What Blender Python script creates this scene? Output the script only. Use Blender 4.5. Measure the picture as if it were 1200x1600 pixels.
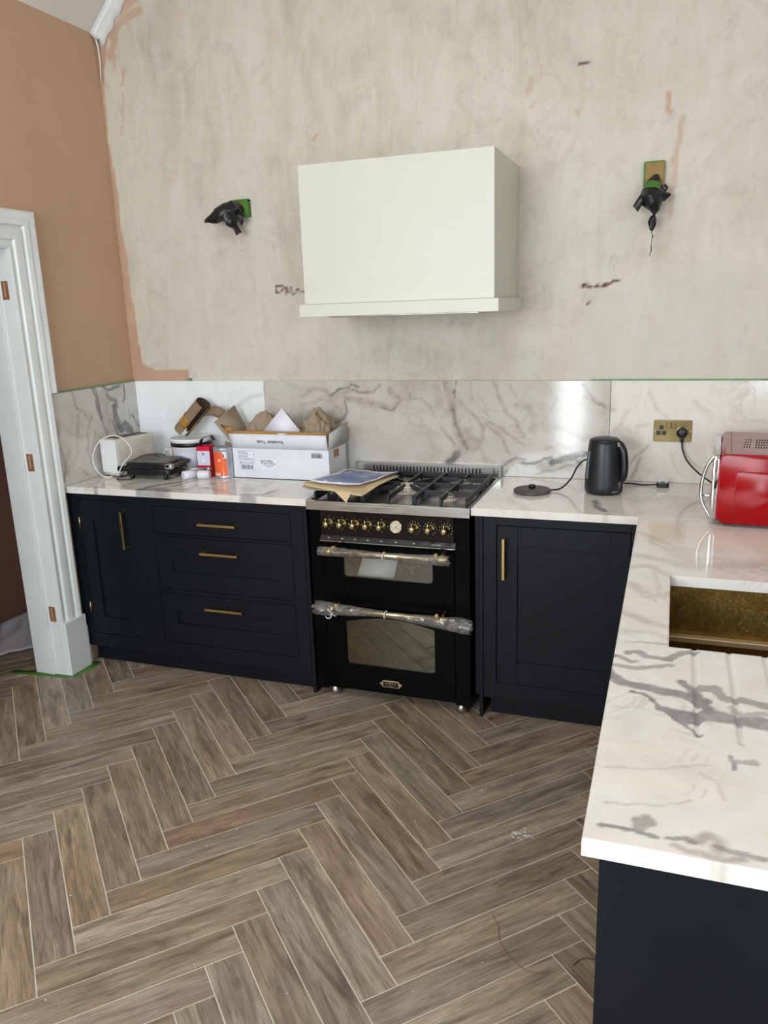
import bpy, bmesh, math, random
import numpy as np
from mathutils import Vector, Matrix, Euler

for o in list(bpy.data.objects):
    bpy.data.objects.remove(o, do_unlink=True)
scene = bpy.context.scene
COL = scene.collection
random.seed(7)
PI = math.pi

# ------------------------------------------------------------------ camera
YAW, PITCH, ROLL = 0.3498, -0.2520, -0.0342
F = Vector((-math.sin(YAW) * math.cos(PITCH), math.cos(YAW) * math.cos(PITCH), math.sin(PITCH)))
R = Vector((math.cos(YAW), math.sin(YAW), 0))
U = R.cross(F)
R2 = math.cos(ROLL) * R + math.sin(ROLL) * U
U2 = -math.sin(ROLL) * R + math.cos(ROLL) * U
cam_data = bpy.data.cameras.new('camera')
cam_data.sensor_fit = 'HORIZONTAL'
cam_data.sensor_width = 36.0
cam_data.lens = 36.0 * 1246.56 / 1200.0
cam_data.clip_start = 0.05
cam = bpy.data.objects.new('camera', cam_data)
M = Matrix((R2, U2, -F)).transposed().to_4x4()
M.translation = Vector((2.7086, -3.5993, 1.6879))
cam.matrix_world = M
COL.objects.link(cam)
scene.camera = cam

# ------------------------------------------------------------------ world, light, exposure
world = bpy.data.worlds.new('world')
scene.world = world
world.use_nodes = True
bg = world.node_tree.nodes['Background']
bg.inputs[0].default_value = (0.80, 0.90, 1.0, 1)
bg.inputs[1].default_value = 1.0
scene.view_settings.view_transform = 'Standard'
scene.view_settings.look = 'None'
scene.view_settings.gamma = 1
scene.view_settings.use_curve_mapping = False
scene.view_settings.exposure = 0.10

def area(name, loc, target, sx, sy, power, color=(1, 1, 1)):
    l = bpy.data.lights.new(name, 'AREA')
    l.shape = 'RECTANGLE'
    l.size, l.size_y = sx, sy
    l.energy = power
    l.color = color
    o = bpy.data.objects.new(name, l)
    o.location = loc
    o.rotation_euler = (Vector(target) - Vector(loc)).to_track_quat('-Z', 'Y').to_euler()
    COL.objects.link(o)
    return o
# daylight through the openings of the rear wall plus an added overhead fill
area('daylight_high_window', (1.08, -5.05, 1.98), (1.2, 0, 1.3), 2.0, 1.3, 78, (0.90, 0.985, 1.04))
area('daylight_glazed_door', (1.72, -5.05, 0.66), (1.72, 0, 0.62), 0.28, 1.25, 15, (0.92, 1.0, 1.06))
area('daylight_right_window', (4.1, -5.05, 1.6), (3.4, 0, 1.3), 1.3, 1.7, 42, (0.86, 0.97, 1.08))
area('overhead_fill', (1.7, -2.7, 3.56), (1.7, -2.7, 0), 1.4, 1.8, 22, (0.92, 1.0, 1.04))  # unseen fill added to lift floor and worktops; the ceiling has no opening

# ------------------------------------------------------------------ helpers
def srgb(r, g, b):
    def f(c):
        c /= 255.0
        return c / 12.92 if c <= 0.04045 else ((c + 0.055) / 1.055) ** 2.4
    return (f(r), f(g), f(b), 1.0)

def props(o, label=None, cat=None, group=None, kind=None):
    if label: o['label'] = label
    if cat: o['category'] = cat
    if group: o['group'] = group
    if kind: o['kind'] = kind
    return o

def thing(name, label, cat, loc=(0, 0, 0), rz=0.0, group=None):
    o = bpy.data.objects.new(name, None)
    o.empty_display_size = 0.1
    o.location = loc
    o.rotation_euler = (0, 0, rz)
    COL.objects.link(o)
    return props(o, label, cat, group)

def chain_loc(p):
    v = Vector((0, 0, 0))
    while p:
        v += p.location
        p = p.parent
    return v

class MB:
    """collects shapes in one bmesh and links them as one mesh object"""
    def __init__(s):
        s.bm = bmesh.new()
    def faces_mat(s, fs, mi):
        for f in fs: f.material_index = mi
    def box(s, x0, x1, y0, y1, z0, z1, mi=0, bev=0.0, seg=2):
        vs = [s.bm.verts.new(p) for p in ((x0, y0, z0), (x1, y0, z0), (x1, y1, z0), (x0, y1, z0), (x0, y0, z1), (x1, y0, z1), (x1, y1, z1), (x0, y1, z1))]
        fs = [s.bm.faces.new([vs[i] for i in q]) for q in ((0, 3, 2, 1), (4, 5, 6, 7), (0, 1, 5, 4), (1, 2, 6, 5), (2, 3, 7, 6), (3, 0, 4, 7))]
        s.faces_mat(fs, mi)
        if bev > 0:
            es = list({e for f in fs for e in f.edges})
            r = bmesh.ops.bevel(s.bm, geom=es, offset=bev, segments=seg, profile=0.5, affect='EDGES')
            s.faces_mat(r['faces'], mi)
        return vs
    def rbox(s, x0, x1, y0, y1, z0, z1, rad, axis='z', mi=0, bev=0.0, seg=6):
        """box whose four edges along one axis are rounded"""
        a, b = {'z': (0, 1), 'y': (0, 2), 'x': (1, 2)}[axis]
        lo, hi = [x0, y0, z0], [x1, y1, z1]
        c = []
        for cx, cy, st in ((hi[a] - rad, hi[b] - rad, 0), (lo[a] + rad, hi[b] - rad, 1), (lo[a] + rad, lo[b] + rad, 2), (hi[a] - rad, lo[b] + rad, 3)):
            for k in range(seg + 1):
                t = (st + k / seg) * PI / 2
                c.append((cx + rad * math.cos(t), cy + rad * math.sin(t)))
        s.prism(c, axis, lo['xyz'.index(axis)], hi['xyz'.index(axis)], mi, bev)
    def prism(s, poly, axis, w0, w1, mi=0, bev=0.0):
        def P(a, b, w):
            return {'z': (a, b, w), 'y': (a, w, b), 'x': (w, a, b)}[axis]
        A = [s.bm.verts.new(P(a, b, w0)) for a, b in poly]
        B = [s.bm.verts.new(P(a, b, w1)) for a, b in poly]
        n = len(poly)
        fa = s.bm.faces.new(A[::-1]); fb = s.bm.faces.new(B)
        fs = [fa, fb]
        for i in range(n):
            fs.append(s.bm.faces.new((A[i], A[(i + 1) % n], B[(i + 1) % n], B[i])))
        s.faces_mat(fs, mi)
        if bev > 0:
            es = list(set(fa.edges) | set(fb.edges))
            r = bmesh.ops.bevel(s.bm, geom=es, offset=bev, segments=2, profile=0.5, affect='EDGES')
            s.faces_mat(r['faces'], mi)
    def frame(s, pts, closed=False):
        P = [Vector(p) for p in pts]
        out = []
        n = len(P)
        up = None
        for i in range(n):
            if closed: t = P[(i + 1) % n] - P[i - 1]
            else: t = P[min(i + 1, n - 1)] - P[max(i - 1, 0)]
            t.normalize()
            if up is None:
                up = Vector((0, 0, 1)) if abs(t.z) < 0.9 else Vector((1, 0, 0))
            a = t.cross(up)
            if a.length < 1e-6: a = t.cross(Vector((1, 0, 0)))
            a.normalize()
            b = a.cross(t).normalized()
            up = b
            out.append((P[i], a, b))
        return out
    def tube(s, pts, r, seg=10, mi=0, closed=False, cap=True):
        fr = s.frame(pts, closed)
        rr = r if hasattr(r, '__len__') else [r] * len(fr)
        rings = []
        for (p, a, b), q in zip(fr, rr):
            rings.append([s.bm.verts.new(p + (a * math.cos(2 * PI * k / seg) + b * math.sin(2 * PI * k / seg)) * q) for k in range(seg)])
        m = len(rings)
        for i in range(m if closed else m - 1):
            A, B = rings[i], rings[(i + 1) % m]
            for k in range(seg):
                f = s.bm.faces.new((A[k], B[k], B[(k + 1) % seg], A[(k + 1) % seg])); f.material_index = mi; f.smooth = True
        if cap and not closed:
            for q in (rings[0][::-1], rings[-1]):
                f = s.bm.faces.new(q); f.material_index = mi
    def cyl(s, p0, p1, r, seg=24, mi=0, r2=None):
        s.tube([p0, p1], [r, r if r2 is None else r2], seg, mi)
    def lathe(s, prof, center=(0, 0, 0), axis='z', seg=40, mi=0, cap=True):
        """prof: list of (radius, height); mi may be a list per segment"""
        c = Vector(center)
        rings = []
        for r, h in prof:
            ring = []
            for k in range(seg):
                t = 2 * PI * k / seg
                a, b = r * math.cos(t), r * math.sin(t)
                v = {'z': (a, b, h), '-y': (a, -h, b), 'x': (h, a, b)}[axis]
                ring.append(s.bm.verts.new(c + Vector(v)))
            rings.append(ring)
        for i in range(len(rings) - 1):
            A, B = rings[i], rings[i + 1]
            for k in range(seg):
                f = s.bm.faces.new((A[k], A[(k + 1) % seg], B[(k + 1) % seg], B[k]))
                f.material_index = mi[i] if hasattr(mi, '__len__') else mi
                f.smooth = True
        if cap:
            for q, m2 in ((rings[0][::-1], 0), (rings[-1], -1)):
                f = s.bm.faces.new(q); f.material_index = mi[m2] if hasattr(mi, '__len__') else mi
    def quad(s, pts, mi=0):
        f = s.bm.faces.new([s.bm.verts.new(p) for p in pts]); f.material_index = mi
        return f
    def sheet(s, P, thick=0.0015, mi=0, mi2=None, smooth=True):
        """P: 2D list of points; gives a thin solid sheet"""
        n, m = len(P), len(P[0])
        V = [[Vector(p) for p in row] for row in P]
        N = [[None] * m for _ in range(n)]
        for i in range(n):
            for j in range(m):
                a = V[min(i + 1, n - 1)][j] - V[max(i - 1, 0)][j]
                b = V[i][min(j + 1, m - 1)] - V[i][max(j - 1, 0)]
                q = a.cross(b)
                N[i][j] = q.normalized() if q.length > 1e-9 else Vector((0, 0, 1))
        T = [[s.bm.verts.new(V[i][j] + N[i][j] * thick / 2) for j in range(m)] for i in range(n)]
        B = [[s.bm.verts.new(V[i][j] - N[i][j] * thick / 2) for j in range(m)] for i in range(n)]
        m2 = mi if mi2 is None else mi2
        for i in range(n - 1):
            for j in range(m - 1):
                f = s.bm.faces.new((T[i][j], T[i + 1][j], T[i + 1][j + 1], T[i][j + 1])); f.material_index = mi; f.smooth = smooth
                f = s.bm.faces.new((B[i][j], B[i][j + 1], B[i + 1][j + 1], B[i + 1][j])); f.material_index = m2; f.smooth = smooth
        for j in range(m - 1):
            for i, fl in ((0, False), (n - 1, True)):
                q = (T[i][j], T[i][j + 1], B[i][j + 1], B[i][j])
                f = s.bm.faces.new(q[::-1] if fl else q); f.material_index = m2
        for i in range(n - 1):
            for j, fl in ((0, True), (m - 1, False)):
                q = (T[i][j], T[i + 1][j], B[i + 1][j], B[i][j])
                f = s.bm.faces.new(q[::-1] if fl else q); f.material_index = m2
    def xf(s, mat):
        bmesh.ops.transform(s.bm, matrix=mat, verts=s.bm.verts)
    def build(s, name, mats, parent=None, local=False, smooth=None, label=None, cat=None, group=None, kind=None):
        bmesh.ops.recalc_face_normals(s.bm, faces=s.bm.faces)
        me = bpy.data.meshes.new(name)
        if parent is None and not local:
            xs = [v.co for v in s.bm.verts]
            lo = Vector((min(v.x for v in xs), min(v.y for v in xs), min(v.z for v in xs)))
            hi = Vector((max(v.x for v in xs), max(v.y for v in xs), max(v.z for v in xs)))
            org = Vector(((lo.x + hi.x) / 2, (lo.y + hi.y) / 2, lo.z))
        elif parent is not None and not local:
            org = chain_loc(parent)
        else:
            org = Vector((0, 0, 0))
        for v in s.bm.verts: v.co -= org
        s.bm.to_mesh(me); s.bm.free()
        for m in (mats if isinstance(mats, (list, tuple)) else [mats]): me.materials.append(m)
        o = bpy.data.objects.new(name, me)
        COL.objects.link(o)
        if parent is None:
            o.location = org
        else:
            o.parent = parent
        if smooth:
            for p in me.polygons: p.use_smooth = True
            try: me.set_sharp_from_angle(angle=math.radians(smooth))
            except Exception: pass
        return props(o, label, cat, group, kind)

def text(name, body, size, loc, rot, m, parent, align='CENTER', extrude=0.0003, xs=1.0):
    c = bpy.data.curves.new(name, 'FONT')
    c.body = body; c.size = size; c.align_x = align; c.align_y = 'CENTER'; c.extrude = extrude
    t = bpy.data.objects.new(name, c)
    COL.objects.link(t)
    bpy.context.view_layer.update()
    me = bpy.data.meshes.new_from_object(t)
    bpy.data.objects.remove(t, do_unlink=True)
    me.transform(Matrix.Diagonal((xs, 1, 1, 1)))
    me.transform(Euler(rot).to_matrix().to_4x4())
    me.transform(Matrix.Translation(Vector(loc)))
    me.materials.clear(); me.materials.append(m)
    o = bpy.data.objects.new(name, me)
    COL.objects.link(o)
    if parent:
        o.parent = parent
    return o

# ---- small numpy noise
_rng = np.random.RandomState(3)
_G = _rng.rand(256, 256)
def vnoise(x, y):
    xi = np.floor(x).astype(int); yi = np.floor(y).astype(int)
    fx = x - xi; fy = y - yi
    fx = fx * fx * (3 - 2 * fx); fy = fy * fy * (3 - 2 * fy)
    a = _G[xi % 256, yi % 256]; b = _G[(xi + 1) % 256, yi % 256]
    c = _G[xi % 256, (yi + 1) % 256]; d = _G[(xi + 1) % 256, (yi + 1) % 256]
    return (a * (1 - fx) + b * fx) * (1 - fy) + (c * (1 - fx) + d * fx) * fy
def fbm(x, y, o=4):
    s = 0; a = 0.5; t = 0
    for k in range(o):
        s = s + a * vnoise(x + 17.3 * k, y + 9.1 * k); t += a; a *= 0.5; x = x * 2.03; y = y * 2.03
    return s / t
def sstep(e0, e1, x):
    t = np.clip((x - e0) / (e1 - e0), 0, 1)
    return t * t * (3 - 2 * t)
def pdist(u, v, pts):
    d = np.full(u.shape, 1e9)
    for (ax, ay), (bx, by) in zip(pts[:-1], pts[1:]):
        dx, dy = bx - ax, by - ay
        t = np.clip(((u - ax) * dx + (v - ay) * dy) / (dx * dx + dy * dy + 1e-12), 0, 1)
        d = np.minimum(d, np.hypot(u - ax - t * dx, v - ay - t * dy))
    return d
def vein_masks(u, v, lines, amp=0.009):
    wu = u + amp * 2 * (fbm(u * 22, v * 22) - 0.5) + amp * .35 * (fbm(u * 240 + 5, v * 240, 2) - 0.5) + amp * .5 * (fbm(u * 90 + 5, v * 90, 2) - 0.5)
    wv = v + amp * 2 * (fbm(u * 22 + 40, v * 22 + 11) - 0.5) + amp * .5 * (fbm(u * 90 + 31, v * 90 + 3, 2) - 0.5)
    wn = 0.95 + 1.0 * fbm(u * 30 + 7, v * 30 + 3, 3)
    out = {k: np.zeros(u.shape) for k in 'dtc'}
    for ch, st, w, pts in lines:
        d = pdist(wu, wv, pts)
        h = w * wn
        soft = 0.72 if ch == 'd' else (0.25 if ch == 't' else 0.0)
        w = w * (1.25 if ch == 'd' else 1.35 if ch == 't' else 1.0)
        m = st * (1 - sstep(h * soft, h * (1.12 if ch == 'd' else 1.5 if ch == 't' else 1.8) + 0.001, d))
        out[ch] = np.maximum(out[ch], m)
    return out

# ------------------------------------------------------------------ materials
def newmat(name):
    m = bpy.data.materials.new(name)
    m.use_nodes = True
    nt = m.node_tree
    b = nt.nodes['Principled BSDF']
    return m, nt, b
def N(nt, t, **kw):
    n = nt.nodes.new(t)
    for k, v in kw.items(): setattr(n, k, v)
    return n
def L(nt, a, b): nt.links.new(a, b)
def mixc(nt, fac, a, b, mode='MIX'):
    n = N(nt, 'ShaderNodeMix', data_type='RGBA', blend_type=mode)
    for i, x in ((0, fac), (6, a), (7, b)):
        if hasattr(x, 'is_linked') or hasattr(x, 'node'): L(nt, x, n.inputs[i])
        else: n.inputs[i].default_value = x
    return n.outputs[2]
def ramp(nt, x, stops):
    n = N(nt, 'ShaderNodeValToRGB')
    e = n.color_ramp.elements
    while len(e) < len(stops): e.new(0.5)
    for i, (p, c) in enumerate(stops):
        e[i].position = p
        e[i].color = c if hasattr(c, '__len__') else (c, c, c, 1)
    L(nt, x, n.inputs[0])
    return n.outputs[0]
def noise(nt, scale, detail=4, rough=0.5, vec=None, dist=0.0, coord='Object'):
    n = N(nt, 'ShaderNodeTexNoise')
    n.inputs['Scale'].default_value = scale; n.inputs['Detail'].default_value = detail
    n.inputs['Roughness'].default_value = rough; n.inputs['Distortion'].default_value = dist
    if vec is None:
        tc = N(nt, 'ShaderNodeTexCoord'); vec = tc.outputs[coord]
    L(nt, vec, n.inputs['Vector'])
    return n.outputs['Fac']
def stretch(nt, sx, sy, sz, coord='Object', src=None):
    mp = N(nt, 'ShaderNodeMapping')
    mp.inputs['Scale'].default_value = (sx, sy, sz)
    if src is None:
        tc = N(nt, 'ShaderNodeTexCoord'); src = tc.outputs[coord]
    L(nt, src, mp.inputs['Vector'])
    return mp.outputs[0]
def bump(nt, b, h, strength=0.2, dist=0.002):
    n = N(nt, 'ShaderNodeBump')
    n.inputs['Strength'].default_value = strength; n.inputs['Distance'].default_value = dist
    L(nt, h, n.inputs['Height']); L(nt, n.outputs[0], b.inputs['Normal'])

def simple(name, col, rough=0.5, metal=0.0, var=0.08, scale=20, bmp=0.0, spec=0.5, trans=0.0, coat=0.0, rvar=0.0):
    m, nt, b = newmat(name)
    f = noise(nt, scale, 4)
    dark = tuple(c * (1 - var * 2) for c in col[:3]) + (1,)
    light = tuple(min(1, c * (1 + var)) for c in col[:3]) + (1,)
    L(nt, ramp(nt, f, [(0.3, dark), (0.7, light)]), b.inputs['Base Color'])
    b.inputs['Roughness'].default_value = rough
    if rvar:
        r = ramp(nt, noise(nt, scale * .6, 5), [(0.3, max(0, rough - rvar)), (0.7, min(1, rough + rvar))])
        L(nt, r, b.inputs['Roughness'])
    b.inputs['Metallic'].default_value = metal
    b.inputs['Specular IOR Level'].default_value = spec
    b.inputs['Transmission Weight'].default_value = trans
    b.inputs['Coat Weight'].default_value = coat
    if bmp: bump(nt, b, noise(nt, scale * 3, 4), bmp)
    return m

def marble_mat(name='marble', stops=((222, 216, 207), (228, 224, 217), (216, 207, 197)), faint=.45):
    m, nt, b = newmat(name)
    at = N(nt, 'ShaderNodeAttribute', attribute_name='veins')
    sep = N(nt, 'ShaderNodeSeparateColor'); L(nt, at.outputs['Color'], sep.inputs[0])
    tc = N(nt, 'ShaderNodeTexCoord')
    pos = N(nt, 'ShaderNodeNewGeometry').outputs['Position']
    base = ramp(nt, noise(nt, 3.5, 6, 0.6, pos, 0.6), [(0.3, srgb(*stops[0])), (0.5, srgb(*stops[1])), (0.7, srgb(*stops[2]))])
    # faint vein net
    n2 = noise(nt, 4.0, 8, 0.62, pos, 1.6)
    net = ramp(nt, n2, [(0.455, 0.0), (0.49, 1.0), (0.50, 1.0), (0.53, 0.0)])
    n3 = noise(nt, 2.2, 3, 0.5, pos)
    sel = ramp(nt, n3, [(0.45, 0.0), (0.62, faint)])
    mul = N(nt, 'ShaderNodeMath', operation='MULTIPLY'); L(nt, net, mul.inputs[0]); L(nt, sel, mul.inputs[1])
    c = mixc(nt, mul.outputs[0], base, srgb(176, 166, 158))
    c = mixc(nt, sep.outputs[2], c, srgb(236, 222, 208))
    # mottling inside the drawn veins
    mot = ramp(nt, noise(nt, 45, 6, 0.7, pos, 0.8), [(0.30, 0.55), (0.50, 1.0)])
    mt = N(nt, 'ShaderNodeMath', operation='MULTIPLY'); L(nt, sep.outputs[1], mt.inputs[0]); L(nt, mot, mt.inputs[1])
    tan = ramp(nt, noise(nt, 30, 5, 0.6, pos), [(0.35, srgb(158, 145, 136)), (0.6, srgb(186, 173, 163))])
    c = mixc(nt, mt.outputs[0], c, tan)
    mot2 = ramp(nt, noise(nt, 38, 6, 0.65, pos, 0.5), [(0.25, 0.7), (0.45, 1.0)])
    md = N(nt, 'ShaderNodeMath', operation='MULTIPLY'); L(nt, sep.outputs[0], md.inputs[0]); L(nt, mot2, md.inputs[1])
    dk = ramp(nt, noise(nt, 26, 5, 0.6, pos), [(0.35, srgb(96, 95, 97)), (0.65, srgb(134, 132, 134))])
    c = mixc(nt, md.outputs[0], c, dk)
    L(nt, c, b.inputs['Base Color'])
    b.inputs['Roughness'].default_value = 0.09
    b.inputs['Specular IOR Level'].default_value = 0.5
    return m

def wall_mat():
    m, nt, b = newmat('bare_plaster')
    pos = N(nt, 'ShaderNodeNewGeometry').outputs['Position']
    at = N(nt, 'ShaderNodeAttribute', attribute_name='stains')
    sep = N(nt, 'ShaderNodeSeparateColor'); L(nt, at.outputs['Color'], sep.inputs[0])
    big = noise(nt, 1.6, 6, 0.62, pos, 0.5)
    c = ramp(nt, big, [(0.30, srgb(176, 167, 152)), (0.45, srgb(196, 188, 172)), (0.58, srgb(206, 198, 184)), (0.72, srgb(200, 188, 175))])
    # trowelled streaks
    sv = stretch(nt, 5.0, 5.0, 1.2, src=pos)
    st = noise(nt, 2.2, 8, 0.68, sv, 0.7)
    c = mixc(nt, ramp(nt, st, [(0.36, 0.0), (0.62, 0.55)]), c, srgb(216, 211, 199))
    st2 = noise(nt, 9.0, 7, 0.7, pos, 1.2)
    c = mixc(nt, ramp(nt, st2, [(0.52, 0.0), (0.74, 0.45)]), c, srgb(168, 160, 148))
    st3 = noise(nt, 3.0, 6, 0.7, stretch(nt, 2, 2, 1, src=pos), 1.0)
    c = mixc(nt, ramp(nt, st3, [(0.54, 0.0), (0.68, 0.35)]), c, srgb(196, 172, 158))
    c = mixc(nt, sep.outputs[2], c, srgb(203, 197, 188))
    pk = ramp(nt, noise(nt, 5, 5, 0.6, pos), [(0.3, srgb(184, 148, 124)), (0.7, srgb(198, 164, 140))])
    c = mixc(nt, sep.outputs[0], c, pk)
    c = mixc(nt, sep.outputs[1], c, srgb(98, 62, 54))
    L(nt, c, b.inputs['Base Color'])
    b.inputs['Roughness'].default_value = 0.85
    bump(nt, b, noise(nt, 12, 8, 0.65, pos, 0.4), 0.25, 0.004)
    return m

def pink_mat():
    m, nt, b = newmat('pink_plaster')
    pos = N(nt, 'ShaderNodeNewGeometry').outputs['Position']
    c = ramp(nt, noise(nt, 1.3, 5, 0.55, pos, 0.3), [(0.32, srgb(190, 155, 127)), (0.55, srgb(196, 161, 133)), (0.72, srgb(202, 162, 136))])
    c = mixc(nt, ramp(nt, noise(nt, 2.6, 5, 0.6, pos, 0.6), [(0.62, 0.0), (0.8, 0.3)]), c, srgb(206, 172, 146))
    L(nt, c, b.inputs['Base Color'])
    b.inputs['Roughness'].default_value = 0.8
    bump(nt, b, noise(nt, 6, 4, 0.5, pos), 0.08, 0.004)
    return m

def floor_mat():
    m, nt, b = newmat('wood_look_tile')
    uvn = N(nt, 'ShaderNodeUVMap'); uv = uvn.outputs[0]
    at = N(nt, 'ShaderNodeAttribute', attribute_name='plank')
    sep = N(nt, 'ShaderNodeSeparateColor'); L(nt, at.outputs['Color'], sep.inputs[0])
    g1 = noise(nt, 1.0, 7, 0.62, stretch(nt, 3.0, 26.0, 1, src=uv), 0.9)
    g2 = noise(nt, 1.0, 6, 0.7, stretch(nt, 10.0, 190.0, 1, src=uv), 0.3)
    g3 = noise(nt, 1.0, 4, 0.6, stretch(nt, 2.0, 9.0, 1, src=uv), 1.4)
    c = ramp(nt, g1, [(0.28, srgb(92, 75, 58)), (0.42, srgb(132, 112, 89)), (0.56, srgb(157, 136, 111)), (0.72, srgb(182, 160, 132))])
    c2 = ramp(nt, g1, [(0.28, srgb(104, 92, 78)), (0.42, srgb(140, 127, 110)), (0.56, srgb(168, 154, 136)), (0.72, srgb(190, 177, 158))])
    c = mixc(nt, sep.outputs[0], c, c2)
    c = mixc(nt, ramp(nt, g3, [(0.58, 0.0), (0.70, 0.7)]), c, srgb(86, 68, 56))
    c = mixc(nt, ramp(nt, g2, [(0.46, 0.0), (0.68, 0.7)]), c, srgb(88, 74, 64))
    hs = N(nt, 'ShaderNodeHueSaturation')
    mr = N(nt, 'ShaderNodeMapRange'); L(nt, sep.outputs[1], mr.inputs[0]); mr.inputs[3].default_value = 0.80; mr.inputs[4].default_value = 1.12
    L(nt, mr.outputs[0], hs.inputs['Value']); L(nt, c, hs.inputs['Color'])
    c = hs.outputs[0]
    red = N(nt, 'ShaderNodeMath', operation='MULTIPLY'); L(nt, sep.outputs[2], red.inputs[0]); red.inputs[1].default_value = 0.2
    c = mixc(nt, red.outputs[0], c, srgb(142, 104, 84))
    pos = N(nt, 'ShaderNodeNewGeometry').outputs['Position']
    c = mixc(nt, ramp(nt, noise(nt, 2.5, 7, 0.7, pos), [(0.5, 0.0), (0.8, 0.28)]), c, srgb(176, 168, 158))
    L(nt, c, b.inputs['Base Color'])
    L(nt, ramp(nt, noise(nt, 7, 5, 0.6, pos), [(0.3, 0.30), (0.7, 0.46)]), b.inputs['Roughness'])
    b.inputs['Specular IOR Level'].default_value = 0.45
    bump(nt, b, g2, 0.12, 0.001)
    return m

def steel_mat(name, col, rough, sc=(2, 2, 120), var=0.12):
    m, nt, b = newmat(name)
    g = noise(nt, 3, 5, 0.6, stretch(nt, *sc))
    L(nt, ramp(nt, g, [(0.3, tuple(c * (1 - var) for c in col[:3]) + (1,)), (0.7, col)]), b.inputs['Base Color'])
    b.inputs['Metallic'].default_value = 1.0
    L(nt, ramp(nt, g, [(0.3, rough * .8), (0.7, rough * 1.3)]), b.inputs['Roughness'])
    return m

def sinkmat():
    m, nt, b = newmat('aged_brass')
    pos = N(nt, 'ShaderNodeNewGeometry').outputs['Position']
    n1 = noise(nt, 14, 6, 0.65, pos)
    n2 = noise(nt, 120, 4, 0.7, pos)
    c = ramp(nt, n1, [(0.3, srgb(112, 84, 34)), (0.55, srgb(134, 106, 52)), (0.75, srgb(150, 126, 80))])
    c = mixc(nt, ramp(nt, n2, [(0.60, 0.0), (0.72, 0.7)]), c, srgb(190, 172, 130))
    L(nt, c, b.inputs['Base Color']); b.inputs['Metallic'].default_value = 0.75
    L(nt, ramp(nt, n2, [(0.4, 0.35), (0.7, 0.6)]), b.inputs['Roughness'])
    return m

def glassy(name, tint, ior=1.6, rough=0.02, gcol=(1, 1, 1, 1)):
    m, nt, b = newmat(name)
    nt.nodes.remove(b)
    out = [n for n in nt.nodes if n.type == 'OUTPUT_MATERIAL'][0]
    t = N(nt, 'ShaderNodeBsdfTransparent'); t.inputs[0].default_value = tint
    g = N(nt, 'ShaderNodeBsdfGlossy'); g.inputs['Roughness'].default_value = rough; g.inputs[0].default_value = gcol
    fr = N(nt, 'ShaderNodeFresnel'); fr.inputs[0].default_value = ior
    f2 = ramp(nt, noise(nt, 8, 3), [(0.3, 1.0), (0.7, 0.9)])
    mu = N(nt, 'ShaderNodeMath', operation='MULTIPLY'); L(nt, fr.outputs[0], mu.inputs[0]); L(nt, f2, mu.inputs[1])
    mx = N(nt, 'ShaderNodeMixShader')
    L(nt, mu.outputs[0], mx.inputs[0]); L(nt, t.outputs[0], mx.inputs[1]); L(nt, g.outputs[0], mx.inputs[2])
    L(nt, mx.outputs[0], out.inputs[0])
    return m

def film():
    m, nt, b = newmat('clear_plastic_film')
    nt.nodes.remove(b)
    out = [n for n in nt.nodes if n.type == 'OUTPUT_MATERIAL'][0]
    t = N(nt, 'ShaderNodeBsdfTransparent')
    d = N(nt, 'ShaderNodeBsdfDiffuse'); d.inputs[0].default_value = srgb(228, 224, 220)
    tl = N(nt, 'ShaderNodeBsdfTranslucent'); tl.inputs[0].default_value = srgb(228, 224, 220)
    g = N(nt, 'ShaderNodeBsdfGlossy'); g.inputs['Roughness'].default_value = 0.12
    bp = N(nt, 'ShaderNodeBump'); bp.inputs['Strength'].default_value = 0.5; bp.inputs['Distance'].default_value = 0.004
    L(nt, noise(nt, 40, 4, 0.55), bp.inputs['Height']); L(nt, bp.outputs[0], g.inputs['Normal'])
    a = N(nt, 'ShaderNodeMixShader'); a.inputs[0].default_value = 0.5; L(nt, d.outputs[0], a.inputs[1]); L(nt, tl.outputs[0], a.inputs[2])
    c = N(nt, 'ShaderNodeMixShader'); c.inputs[0].default_value = 0.25; L(nt, a.outputs[0], c.inputs[1]); L(nt, g.outputs[0], c.inputs[2])
    e = N(nt, 'ShaderNodeMixShader'); L(nt, ramp(nt, noise(nt, 55, 5, 0.6, None, 1.0), [(0.4, 0.10), (0.68, 0.42)]), e.inputs[0]); L(nt, t.outputs[0], e.inputs[1]); L(nt, c.outputs[0], e.inputs[2])
    L(nt, e.outputs[0], out.inputs[0])
    return m

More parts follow.
